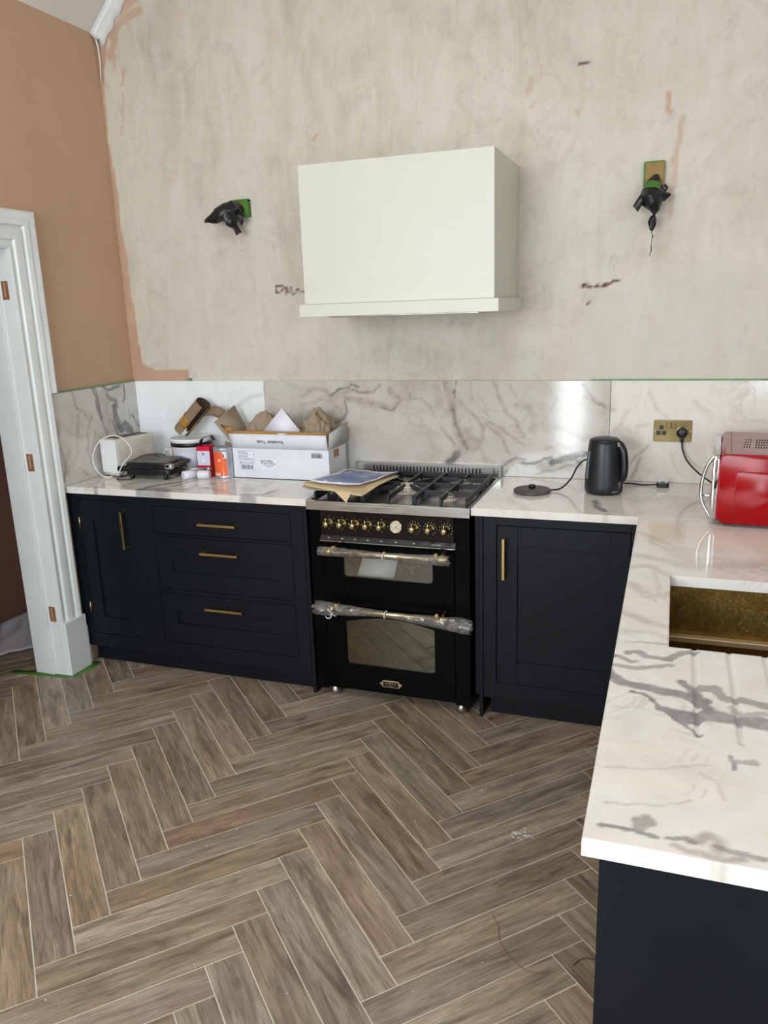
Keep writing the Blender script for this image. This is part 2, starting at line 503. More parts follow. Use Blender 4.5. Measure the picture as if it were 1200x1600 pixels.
def wrapped_label(name):
    """paint tin: orange wrap label with white block, ribbed tin elsewhere"""
    m, nt, b = newmat(name)
    tc = N(nt, 'ShaderNodeTexCoord')
    sp = N(nt, 'ShaderNodeSeparateXYZ'); L(nt, tc.outputs['Object'], sp.inputs[0])
    an = N(nt, 'ShaderNodeMath', operation='ARCTAN2'); L(nt, sp.outputs[1], an.inputs[0]); L(nt, sp.outputs[0], an.inputs[1])
    # camera side of the tin is around -60 degrees; label from -150 to -70
    a = ramp(nt, an.outputs[0], [(0, 0), (1, 1)])
    def band(src, lo, hi):
        g = N(nt, 'ShaderNodeMath', operation='GREATER_THAN'); L(nt, src, g.inputs[0]); g.inputs[1].default_value = lo
        l = N(nt, 'ShaderNodeMath', operation='LESS_THAN'); L(nt, src, l.inputs[0]); l.inputs[1].default_value = hi
        q = N(nt, 'ShaderNodeMath', operation='MULTIPLY'); L(nt, g.outputs[0], q.inputs[0]); L(nt, l.outputs[0], q.inputs[1])
        return q.outputs[0]
    def both(p, q):
        k = N(nt, 'ShaderNodeMath', operation='MULTIPLY'); L(nt, p, k.inputs[0]); L(nt, q, k.inputs[1]); return k.outputs[0]
    A = an.outputs[0]; Z = sp.outputs[2]
    c = ramp(nt, noise(nt, 18, 4), [(0.3, srgb(168, 172, 178)), (0.7, srgb(196, 200, 206))])
    lab = both(band(A, -3.1, -0.86), band(Z, 0.012, 0.128))
    c = mixc(nt, lab, c, ramp(nt, noise(nt, 30, 3), [(0.3, srgb(232, 92, 42)), (0.7, srgb(240, 108, 60))]))
    c = mixc(nt, both(band(A, -1.22, -0.80), band(Z, 0.098, 0.128)), c, srgb(226, 226, 230))
    c = mixc(nt, both(band(A, -1.22, -1.08), band(Z, 0.102, 0.118)), c, srgb(60, 80, 120))
    c = mixc(nt, both(band(A, -1.75, -1.42), band(Z, 0.082, 0.096)), c, srgb(248, 168, 150))
    c = mixc(nt, both(band(A, -2.3, -1.2), band(Z, 0.014, 0.028)), c, srgb(236, 190, 176))
    c = mixc(nt, both(band(A, -1.5, -1.3), band(Z, 0.014, 0.028)), c, srgb(226, 70, 52))
    L(nt, c, b.inputs['Base Color'])
    mt = N(nt, 'ShaderNodeMath', operation='SUBTRACT'); mt.inputs[0].default_value = 0.6; L(nt, lab, mt.inputs[1]); mt.use_clamp = True
    L(nt, mt.outputs[0], b.inputs['Metallic'])
    b.inputs['Roughness'].default_value = 0.3
    return m

MT = {}
MT['marble'] = marble_mat()
MT['marble_white'] = marble_mat('clean_white_marble', ((236, 240, 241), (240, 243, 244), (232, 236, 238)), .12)  # cleaner white, with the bluish light on this panel put into the colour
MT['marble_mid'] = marble_mat('warm_marble', ((196, 189, 180), (204, 199, 191), (188, 178, 169)), .5)
MT['marble_grey'] = marble_mat('greyer_marble', ((200, 194, 186), (210, 206, 200), (190, 182, 175)), .5)
MT['wall'] = wall_mat()
MT['pink'] = pink_mat()
MT['floor'] = floor_mat()
MT['grout'] = simple('pale_grout', srgb(214, 205, 188), 0.9, var=0.1, scale=6)
MT['ceil'] = simple('ceiling_plaster', srgb(228, 222, 214), 0.9, var=0.03, scale=3)
MT['white'] = simple('white_gloss_paint', srgb(226, 228, 226), 0.3, var=0.03, scale=5)
MT['hood'] = simple('off_white_satin', srgb(206, 205, 191), 0.4, var=0.01, scale=2)
MT['navy'] = simple('navy_satin_paint', srgb(15, 20, 26), 0.44, var=0.08, scale=4, spec=0.24, rvar=0.04)
MT['black'] = simple('black_enamel', srgb(3, 4, 5), 0.25, var=0.1, scale=8, spec=0.1)
MT['panel'] = simple('black_control_panel', srgb(5, 5, 7), 0.14, var=0.1, scale=8)
MT['dark'] = simple('dark_void', srgb(6, 6, 7), 0.8)
MT['iron'] = simple('cast_iron', srgb(34, 36, 40), 0.5, var=0.2, scale=40, bmp=0.2)
MT['steel'] = steel_mat('brushed_steel', srgb(178, 176, 172), 0.32, (3, 3, 60), 0.05)
MT['alu'] = simple('cast_aluminium', srgb(190, 184, 172), 0.45, 0.3, var=0.06, scale=30)
MT['chrome'] = steel_mat('chrome', srgb(214, 214, 216), 0.08, (3, 3, 3), 0.04)
MT['brass'] = steel_mat('polished_brass', srgb(214, 196, 146), 0.22, (4, 4, 4), 0.1)
MT['socket_brass'] = steel_mat('mirror_brass', srgb(200, 186, 134), 0.14, (4, 4, 4), 0.1)
MT['satin_brass'] = steel_mat('satin_brass', srgb(196, 172, 118), 0.34, (4, 4, 4), 0.1)
MT['sink'] = sinkmat()
MT['sinkedge'] = simple('satin_brass_ledge', srgb(214, 190, 150), 0.4, 0.6, var=0.05, scale=10)
MT['glass'] = glassy('smoked_oven_glass', (0.42, 0.42, 0.34, 1), 2.7, gcol=(0.72, 0.70, 0.50, 1))
MT['clear_glass'] = glassy('clear_oven_glass', (0.9, 0.92, 0.88, 1), 2.0)
MT['film'] = film()
MT['carton'] = simple('white_printed_card', srgb(222, 224, 230), 0.6, var=0.03, scale=9)
MT['carton_shade'] = simple('shaded_white_card', srgb(196, 196, 192), 0.7, var=0.04, scale=12)  # same white card as the carton, end flap's shade put into the colour
MT['kraft'] = simple('kraft_card', srgb(176, 134, 84), 0.8, var=0.07, scale=16)
MT['kraftgrey'] = simple('greyish_kraft_card', srgb(160, 140, 118), 0.85, var=0.07, scale=14)
MT['corr'] = simple('corrugated_card', srgb(142, 118, 94), 0.9, var=0.12, scale=30, bmp=0.3)
MT['corrdark'] = simple('corrugated_inner_card', srgb(92, 74, 56), 0.95, var=0.25, scale=90, bmp=0.4)
MT['paper'] = simple('white_paper', srgb(232, 230, 240), 0.7, var=0.02, scale=7)
MT['ink'] = simple('grey_print', srgb(92, 92, 98), 0.7, var=0.2, scale=60)
MT['inkdark'] = simple('black_print', srgb(28, 28, 32), 0.7, var=0.2, scale=60)
MT['orangetape'] = simple('tan_packing_tape', srgb(176, 128, 62), 0.35, var=0.08, scale=16)
MT['plasticw'] = simple('white_plastic', srgb(232, 234, 232), 0.35, var=0.03, scale=12)
MT['cream'] = simple('dusty_cream_plastic', srgb(206, 202, 188), 0.4, var=0.08, scale=14)
MT['plasticb'] = simple('black_plastic', srgb(18, 19, 22), 0.32, var=0.25, scale=30, rvar=0.08)
MT['dustyb'] = simple('dusty_black_plastic', srgb(84, 80, 76), 0.55, var=0.18, scale=26)
MT['dustytop'] = simple('dusty_grey_lid', srgb(104, 100, 94), 0.5, var=0.12, scale=26)
MT['kettle'] = simple('matt_black_kettle', srgb(27, 31, 36), 0.38, var=0.12, scale=20)
MT['gauge'] = simple('grey_water_gauge', srgb(112, 124, 126), 0.25, var=0.05)
MT['rubber'] = simple('black_rubber', srgb(20, 20, 22), 0.5, var=0.1)
MT['greycord'] = simple('grey_cord', srgb(70, 66, 64), 0.5, var=0.1)
MT['whitecord'] = simple('white_cord', srgb(226, 222, 214), 0.4, var=0.04)
MT['red'] = simple('glossy_red_enamel', srgb(156, 1, 12), 0.16, var=0.1, scale=6, spec=0.3)
MT['redtop'] = simple('dusty_sheen_red_top', srgb(170, 124, 118), 0.35, var=0.12, scale=14)  # dust, plus reflected overhead light put into the paler red
MT['crimson'] = simple('crimson_card', srgb(208, 10, 58), 0.35, var=0.06)
MT['vermilion'] = simple('red_label', srgb(214, 54, 40), 0.4, var=0.06)
MT['lavender'] = simple('pale_printed_card', srgb(206, 210, 222), 0.5, var=0.04)
MT['green'] = simple('green_masking_tape', srgb(66, 124, 34), 0.5, var=0.14, scale=24)
MT['dullgreen'] = simple('faded_green_tape', srgb(120, 158, 104), 0.6, var=0.14, scale=24)
MT['brassplate'] = simple('brown_backplate', srgb(140, 112, 48), 0.4, 0.2, var=0.12, scale=20)
MT['bag'] = simple('black_polythene', srgb(22, 23, 28), 0.28, var=0.3, scale=30, bmp=0.5)
MT['bluepaint'] = None
MT['wood'] = simple('raw_timber', srgb(150, 92, 54), 0.8, var=0.2, scale=50)
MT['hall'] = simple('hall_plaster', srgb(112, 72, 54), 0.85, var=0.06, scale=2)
MT['sheet'] = simple('grey_dust_sheet', srgb(190, 184, 190), 0.8, var=0.05, scale=4, bmp=0.1)
MT['dial'] = simple('silver_dial', srgb(214, 208, 190), 0.35, 0.2, var=0.04)
MT['socketblk'] = simple('black_socket_insert', srgb(20, 18, 16), 0.4)
MT['plaster'] = simple('white_plaster_crumb', srgb(226, 222, 214), 0.9, var=0.05)
MT['copper'] = simple('brown_wire', srgb(150, 110, 92), 0.5, var=0.1)

def print_mat():
    m, nt, b = newmat('blue_drawing_print')
    pos = N(nt, 'ShaderNodeNewGeometry').outputs['Position']
    c = ramp(nt, noise(nt, 9, 6, 0.65, pos, 1.0), [(0.3, srgb(92, 106, 150)), (0.5, srgb(120, 134, 174)), (0.7, srgb(158, 166, 190))])
    c = mixc(nt, ramp(nt, noise(nt, 30, 5, 0.6, pos, 2.0), [(0.56, 0.0), (0.66, 0.6)]), c, srgb(86, 92, 120))
    L(nt, c, b.inputs['Base Color']); b.inputs['Roughness'].default_value = 0.5
    return m
MT['bluepaint'] = print_mat()
VEINS = {
 'peninsula': [
  ('d', 0.75, 0.0064, [(2.596, -1.873), (2.618, -1.868), (2.641, -1.88), (2.663, -1.896)]),
  ('d', 0.6, 0.0056, [(2.6, -1.918), (2.647, -1.922), (2.671, -1.928), (2.702, -1.911), (2.74, -1.892)]),
  ('d', 0.75, 0.0075, [(2.649, -1.845), (2.671, -1.834), (2.686, -1.862), (2.732, -1.863), (2.76, -1.824), (2.789, -1.807)]),
  ('d', 0.5, 0.0026, [(2.643, -1.784), (2.684, -1.783), (2.731, -1.774)]),
  ('d', 0.85, 0.0103, [(2.606, -1.947), (2.625, -1.975), (2.641, -2.003), (2.678, -2.008), (2.727, -2.021), (2.769, -2.021), (2.797, -2.042)]),
  ('d', 0.9, 0.0034, [(2.659, -2.037), (2.683, -2.042), (2.713, -2.081), (2.738, -2.122), (2.768, -2.153), (2.79, -2.18)]),
  ('d', 0.9, 0.0096, [(2.719, -2.093), (2.738, -2.098), (2.759, -2.102), (2.78, -2.103)]),
  ('d', 0.85, 0.0142, [(2.744, -2.107), (2.768, -2.123), (2.783, -2.122)]),
  ('d', 0.8, 0.0159, [(2.783, -2.109), (2.819, -2.098), (2.863, -2.099), (2.91, -2.108), (2.961, -2.115)]),
  ('d', 0.85, 0.0079, [(2.76, -1.97), (2.782, -2.002), (2.791, -2.051), (2.814, -2.086)]),
  ('d', 0.7, 0.0096, [(2.792, -1.984), (2.824, -1.979), (2.838, -2.023), (2.884, -2.017), (2.917, -2.029), (2.971, -2.034)]),
  ('d', 0.5, 0.0081, [(2.851, -2.055), (2.864, -2.085), (2.914, -2.064)]),
  ('d', 0.75, 0.0026, [(2.838, -2.237), (2.84, -2.261), (2.842, -2.279)]),
  ('d', 0.55, 0.0058, [(2.84, -2.25), (2.856, -2.251), (2.875, -2.249)]),
  ('t', 0.45, 0.002, [(2.633, -2.33), (2.691, -2.319), (2.731, -2.314), (2.764, -2.292), (2.801, -2.28)]),
  ('t', 0.5, 0.002, [(2.642, -2.44), (2.708, -2.423), (2.758, -2.405), (2.775, -2.393)]),
  ('t', 0.35, 0.0016, [(2.768, -2.383), (2.778, -2.361), (2.781, -2.341)]),
  ('t', 0.35, 0.0011, [(2.788, -2.377), (2.799, -2.355)]),
  ('t', 0.3, 0.0015, [(2.756, -2.28), (2.764, -2.256), (2.772, -2.236)]),
  ('t', 0.3, 0.0015, [(2.775, -2.275), (2.786, -2.244)]),
  ('t', 0.3, 0.0018, [(2.791, -2.275), (2.802, -2.25)]),
  ('t', 0.4, 0.0022, [(2.79, -2.307), (2.81, -2.322), (2.819, -2.354), (2.821, -2.372)]),
  ('t', 0.3, 0.0027, [(2.635, -2.117), (2.682, -2.104), (2.729, -2.131)]),
  ('t', 0.3, 0.0027, [(2.741, -2.173), (2.77, -2.183), (2.793, -2.183)]),
  ('d', 0.8, 0.0034, [(2.642, -2.498), (2.661, -2.496), (2.676, -2.498), (2.691, -2.502), (2.72, -2.499)]),
  ('d', 0.65, 0.0082, [(2.695, -2.49), (2.697, -2.472), (2.707, -2.465)]),
  ('d', 0.65, 0.0034, [(2.736, -2.496), (2.757, -2.492), (2.776, -2.498)]),
  ('t', 0.8, 0.0079, [(2.776, -2.494), (2.795, -2.476), (2.809, -2.484), (2.803, -2.509)]),
  ('d', 0.6, 0.0045, [(2.803, -2.497), (2.826, -2.502), (2.873, -2.505), (2.934, -2.502)]),
  ('t', 0.8, 0.005, [(2.746, -2.515), (2.769, -2.524), (2.813, -2.525), (2.838, -2.517)]),
  ('c', 0.7, 0.0039, [(2.644, -2.524), (2.678, -2.524), (2.723, -2.526), (2.762, -2.533)]),
  ('c', 0.5, 0.0227, [(2.631, -2.37), (2.679, -2.366), (2.784, -2.355)]),
  ('c', 0.4, 0.0207, [(2.621, -2.251), (2.702, -2.251), (2.786, -2.249)]),
  ('t', 0.5, 0.0119, [(2.614, -1.226), (2.668, -1.2), (2.734, -1.28)]),
  ('t', 0.45, 0.0161, [(2.642, -1.103), (2.718, -1.137), (2.776, -1.179)]),
  ('t', 0.45, 0.0143, [(2.629, -1.374), (2.683, -1.466), (2.728, -1.434)]),
  ('t', 0.45, 0.0097, [(2.624, -1.596), (2.682, -1.651), (2.73, -1.672)]),
  ('t', 0.3, 0.0093, [(2.632, -1.731), (2.685, -1.717), (2.731, -1.736)]),
  ('t', 0.35, 0.0072, [(2.659, -0.927), (2.739, -1.052)]),
  ('t', 0.4, 0.0277, [(2.747, -1.023), (2.804, -1.179), (2.933, -1.123), (3.079, -1.049)]),
  ('t', 0.3, 0.0203, [(2.865, -1.076), (2.999, -1.155)]),
  ('c', 0.8, 0.0904, [(2.654, -0.767), (2.874, -0.846), (3.099, -0.882)]),
  ('c', 0.5, 0.0833, [(2.624, -1.481), (2.723, -1.533)]),
  ('t', 0.35, 0.0093, [(2.631, -0.839), (2.731, -0.969), (2.808, -1.008)]),
  ('t', 0.4, 0.0037, [(2.684, -1.246), (2.707, -1.376), (2.697, -1.501)]),
 ],
 'back': [
  ('t', 0.85, 0.005, [(1.228, 1.314), (1.296, 1.288), (1.365, 1.293), (1.401, 1.33)]),
  ('t', 0.9, 0.0102, [(1.226, 1.266), (1.295, 1.255), (1.374, 1.235), (1.464, 1.219), (1.499, 1.257), (1.445, 1.309)]),
  ('d', 0.5, 0.0019, [(1.228, 1.319), (1.296, 1.293), (1.359, 1.29)]),
  ('d', 0.6, 0.002, [(1.397, 1.219), (1.464, 1.214), (1.499, 1.246)]),
  ('t', 0.6, 0.0058, [(1.534, 1.32), (1.555, 1.268)]),
  ('t', 0.6, 0.0045, [(1.499, 1.257), (1.599, 1.268), (1.653, 1.227), (1.673, 1.174)]),
  ('t', 0.5, 0.0162, [(1.676, 1.33), (1.696, 1.248)]),
  ('t', 0.95, 0.0136, [(1.73, 1.341), (1.75, 1.269), (1.76, 1.207), (1.775, 1.145), (1.801, 1.072), (1.822, 1.03)]),
  ('d', 0.8, 0.0021, [(1.774, 1.346), (1.763, 1.3), (1.771, 1.274)]),
  ('d', 0.8, 0.0035, [(1.758, 1.212), (1.772, 1.15)]),
  ('d', 0.5, 0.0031, [(1.775, 1.145), (1.801, 1.082), (1.822, 1.035)]),
  ('t', 0.75, 0.0049, [(1.705, 1.133), (1.748, 1.081), (1.769, 1.039)]),
  ('d', 0.8, 0.011, [(1.779, 1.008), (1.735, 0.964)]),
  ('t', 0.8, 0.0169, [(1.79, 1.019), (1.73, 0.969)]),
  ('t', 0.8, 0.0062, [(1.782, 1.269), (1.813, 1.228), (1.876, 1.172), (1.907, 1.126), (1.886, 1.053), (1.865, 1.031), (1.812, 1.051)]),
  ('t', 0.7, 0.0162, [(1.823, 1.114), (1.844, 1.073), (1.876, 1.053)]),
  ('t', 0.75, 0.0056, [(1.907, 1.157), (1.97, 1.107), (1.991, 1.076), (2.022, 1.015)]),
  ('t', 0.7, 0.0048, [(1.887, 1.147), (1.939, 1.158), (1.99, 1.128), (2.052, 1.078), (2.093, 1.058)]),
  ('t', 0.75, 0.0063, [(1.949, 1.34), (1.98, 1.27), (2.011, 1.2), (2.051, 1.17), (2.083, 1.099)]),
  ('t', 0.5, 0.0046, [(2.025, 1.33), (2.051, 1.271)]),
  ('t', 0.6, 0.0097, [(2.051, 1.24), (2.111, 1.231), (2.132, 1.171), (2.123, 1.13)]),
  ('t', 0.5, 0.0057, [(1.886, 1.042), (1.907, 0.98)]),
  ('t', 0.5, 0.0037, [(1.846, 1.34), (1.85, 1.259)]),
  ('d', 0.6, 0.005, [(1.991, 0.956), (2.053, 1.0), (2.094, 0.991)]),
  ('d', 0.9, 0.005, [(2.068, 0.98), (2.114, 0.974), (2.155, 0.983), (2.21, 1.002)]),
  ('t', 0.7, 0.007, [(2.194, 1.04), (2.253, 1.062), (2.293, 1.043)]),
  ('d', 0.85, 0.0094, [(2.215, 0.98), (2.294, 1.003), (2.352, 1.03), (2.4, 1.026)]),
  ('d', 0.7, 0.0063, [(2.279, 0.992), (2.303, 1.018), (2.344, 0.974)]),
  ('d', 0.4, 0.0033, [(2.146, 0.925), (2.226, 0.949), (2.304, 0.972), (2.354, 0.954)]),
  ('d', 0.5, 0.0056, [(2.012, 0.936), (1.988, 0.919), (1.991, 0.962)]),
  ('t', 0.4, 0.013, [(2.224, 1.041), (2.351, 1.045)]),
  ('t', 0.6, 0.0063, [(2.343, 1.33), (2.383, 1.273), (2.44, 1.244), (2.478, 1.225)]),
  ('d', 0.5, 0.0031, [(2.383, 1.268), (2.441, 1.239)]),
  ('t', 0.4, 0.0083, [(2.222, 1.142), (2.291, 1.124), (2.34, 1.095), (2.445, 1.097)]),
  ('t', 0.3, 0.015, [(2.189, 1.33), (2.161, 1.231), (2.192, 1.132)]),
  ('t', 0.7, 0.0086, [(0.988, 1.274), (1.052, 1.307), (1.123, 1.302), (1.152, 1.265)]),
  ('d', 0.75, 0.0044, [(1.152, 1.275), (1.194, 1.307), (1.255, 1.326), (1.294, 1.316)]),
  ('t', 0.7, 0.008, [(1.151, 1.261), (1.203, 1.289), (1.254, 1.303), (1.293, 1.294)]),
  ('d', 0.6, 0.0058, [(1.221, 1.247), (1.229, 1.201), (1.207, 1.163), (1.166, 1.144)]),
  ('t', 0.7, 0.0097, [(1.151, 1.256), (1.199, 1.21), (1.207, 1.163), (1.156, 1.148)]),
  ('t', 0.6, 0.0078, [(0.985, 1.226), (1.09, 1.256), (1.151, 1.247)]),
  ('t', 0.35, 0.0039, [(0.789, 1.311), (0.818, 1.273), (0.869, 1.235)]),
  ('t', 0.3, 0.0065, [(0.617, 1.213), (0.71, 1.272), (0.776, 1.282)]),
  ('t', 0.2, 0.006, [(0.356, 1.221), (0.505, 1.222)]),
  ('t', 0.6, 0.0049, [(2.551, 0.988), (2.579, 1.025), (2.625, 1.068)]),
  ('t', 0.8, 0.0048, [(2.564, 0.926), (2.586, 0.974), (2.594, 1.015)]),
  ('t', 0.45, 0.0198, [(2.496, 1.126), (2.557, 1.076)]),
  ('t', 0.35, 0.0042, [(2.614, 1.299), (2.665, 1.22), (2.715, 1.171)]),
  ('t', 0.3, 0.0037, [(2.712, 1.05), (2.735, 0.979), (2.779, 0.945)]),
  ('t', 0.5, 0.0077, [(2.353, 1.278), (2.413, 1.248), (2.463, 1.238)]),
  ('t', 0.3, 0.0067, [(2.793, 1.261), (2.851, 1.222), (2.862, 1.183)]),
  ('t', 0.3, 0.0026, [(2.961, 1.18), (3.084, 1.186)]),
  ('t', 0.4, 0.0059, [(2.573, 1.148), (2.621, 1.159)]),
  ('t', 0.35, 0.0052, [(2.532, 1.219), (2.505, 1.157), (2.575, 1.118)]),
 ],
 'leftwall': [
  ('d', 0.75, 0.0086, [(-0.352, 1.353), (-0.333, 1.306), (-0.331, 1.248), (-0.32, 1.192)]),
  ('d', 0.5, 0.0059, [(-0.32, 1.192), (-0.292, 1.119), (-0.293, 1.073)]),
  ('d', 0.9, 0.0055, [(-0.285, 1.346), (-0.247, 1.324), (-0.196, 1.328), (-0.144, 1.336)]),
  ('d', 0.75, 0.0084, [(-0.252, 1.297), (-0.193, 1.267), (-0.192, 1.23)]),
  ('d', 0.9, 0.015, [(-0.214, 1.233), (-0.208, 1.186), (-0.183, 1.121), (-0.136, 1.133), (-0.096, 1.098)]),
  ('d', 0.9, 0.0042, [(-0.114, 1.338), (-0.116, 1.282), (-0.138, 1.247)]),
  ('d', 0.9, 0.0037, [(-0.074, 1.182), (-0.043, 1.134), (-0.024, 1.111)]),
  ('d', 0.7, 0.0071, [(-0.233, 1.166), (-0.208, 1.106), (-0.195, 1.056)]),
  ('d', 0.6, 0.0027, [(-0.099, 1.209), (-0.093, 1.16)]),
  ('t', 0.6, 0.023, [(-0.279, 1.3), (-0.268, 1.208), (-0.261, 1.133)]),
  ('d', 0.4, 0.0053, [(-0.508, 1.343), (-0.498, 1.299), (-0.48, 1.262)]),
  ('t', 0.7, 0.0039, [(-0.48, 1.262), (-0.438, 1.244), (-0.408, 1.191), (-0.428, 1.14), (-0.441, 1.052), (-0.425, 0.958)]),
  ('d', 0.45, 0.0028, [(-0.385, 1.21), (-0.403, 1.185)]),
  ('t', 0.6, 0.0101, [(-0.471, 1.239), (-0.486, 1.193), (-0.504, 1.134)]),
  ('t', 0.5, 0.004, [(-0.504, 1.134), (-0.51, 1.065), (-0.543, 1.026)]),
  ('t', 0.8, 0.0072, [(-0.625, 1.213), (-0.638, 1.13)]),
  ('t', 0.6, 0.0094, [(-0.629, 1.094), (-0.604, 1.038), (-0.604, 0.972)]),
  ('d', 0.5, 0.0043, [(-0.608, 1.016), (-0.628, 0.942)]),
  ('t', 0.6, 0.0044, [(-0.527, 0.978), (-0.47, 0.935)]),
  ('d', 0.4, 0.0023, [(-0.376, 1.132), (-0.418, 1.03)]),
  ('t', 0.4, 0.0057, [(-0.578, 1.172), (-0.522, 1.137), (-0.473, 1.129)]),
  ('t', 0.4, 0.0059, [(-0.613, 1.117), (-0.566, 1.074), (-0.582, 1.051)]),
 ],
 'leftrun': [
  ('d', 0.8, 0.0103, [(0.422, -0.613), (0.46, -0.5), (0.515, -0.442), (0.538, -0.404)]),
  ('d', 0.7, 0.0074, [(0.495, -0.585), (0.551, -0.497), (0.577, -0.373)]),
  ('t', 0.5, 0.0183, [(0.148, -0.599), (0.074, -0.469), (0.03, -0.374)]),
  ('t', 0.6, 0.0087, [(0.033, -0.55), (0.058, -0.343)]),
  ('t', 0.6, 0.0117, [(0.089, -0.587), (0.132, -0.355)]),
  ('d', 0.7, 0.0084, [(0.975, -0.609), (1.051, -0.593), (1.068, -0.506)]),
  ('t', 0.5, 0.0121, [(0.839, -0.323), (0.974, -0.344), (0.968, -0.438)]),
  ('t', 0.5, 0.016, [(0.295, -0.57), (0.318, -0.471), (0.438, -0.399)]),
  ('d', 0.6, 0.0376, [(0.466, -0.648), (0.482, -0.614), (0.543, -0.62)]),
  ('d', 0.6, 0.0152, [(0.971, -0.601), (1.052, -0.673), (1.09, -0.724)]),
  ('t', 0.5, 0.0096, [(0.606, -0.509), (0.682, -0.448), (0.787, -0.332)]),
  ('d', 0.6, 0.0072, [(0.176, -0.603), (0.224, -0.675)]),
  ('t', 0.5, 0.0127, [(0.19, -0.544), (0.342, -0.584)]),
  ('t', 0.5, 0.0113, [(0.72, -0.509), (0.877, -0.587)]),
 ],
 'rightrun': [
  ('d', 0.85, 0.0084, [(2.437, -0.421), (2.458, -0.514), (2.494, -0.58)]),
  ('d', 0.6, 0.0048, [(2.444, -0.4), (2.47, -0.492), (2.496, -0.572)]),
  ('t', 0.4, 0.0191, [(2.139, -0.051), (2.309, -0.165), (2.367, -0.245)]),
  ('t', 0.4, 0.0103, [(2.484, -0.704), (2.51, -0.612)]),
  ('t', 0.3, 0.0278, [(2.523, -0.301), (2.599, -0.367), (2.739, -0.298)]),
  ('t', 0.3, 0.0184, [(2.086, -0.433), (2.211, -0.604)]),
 ],
}
# ------------------------------------------------------------------ marble slabs (dense grids carrying the vein pattern)
def grid_lines(a, b, step, cuts=()):
    ks = sorted({a, b, *[c for c in cuts if a < c < b]})
    out = [ks[0]]
    for p, q in zip(ks[:-1], ks[1:]):
        n = max(1, int(round((q - p) / step)))
        out += [p + (q - p) * (i + 1) / n for i in range(n)]
    return np.array(out)

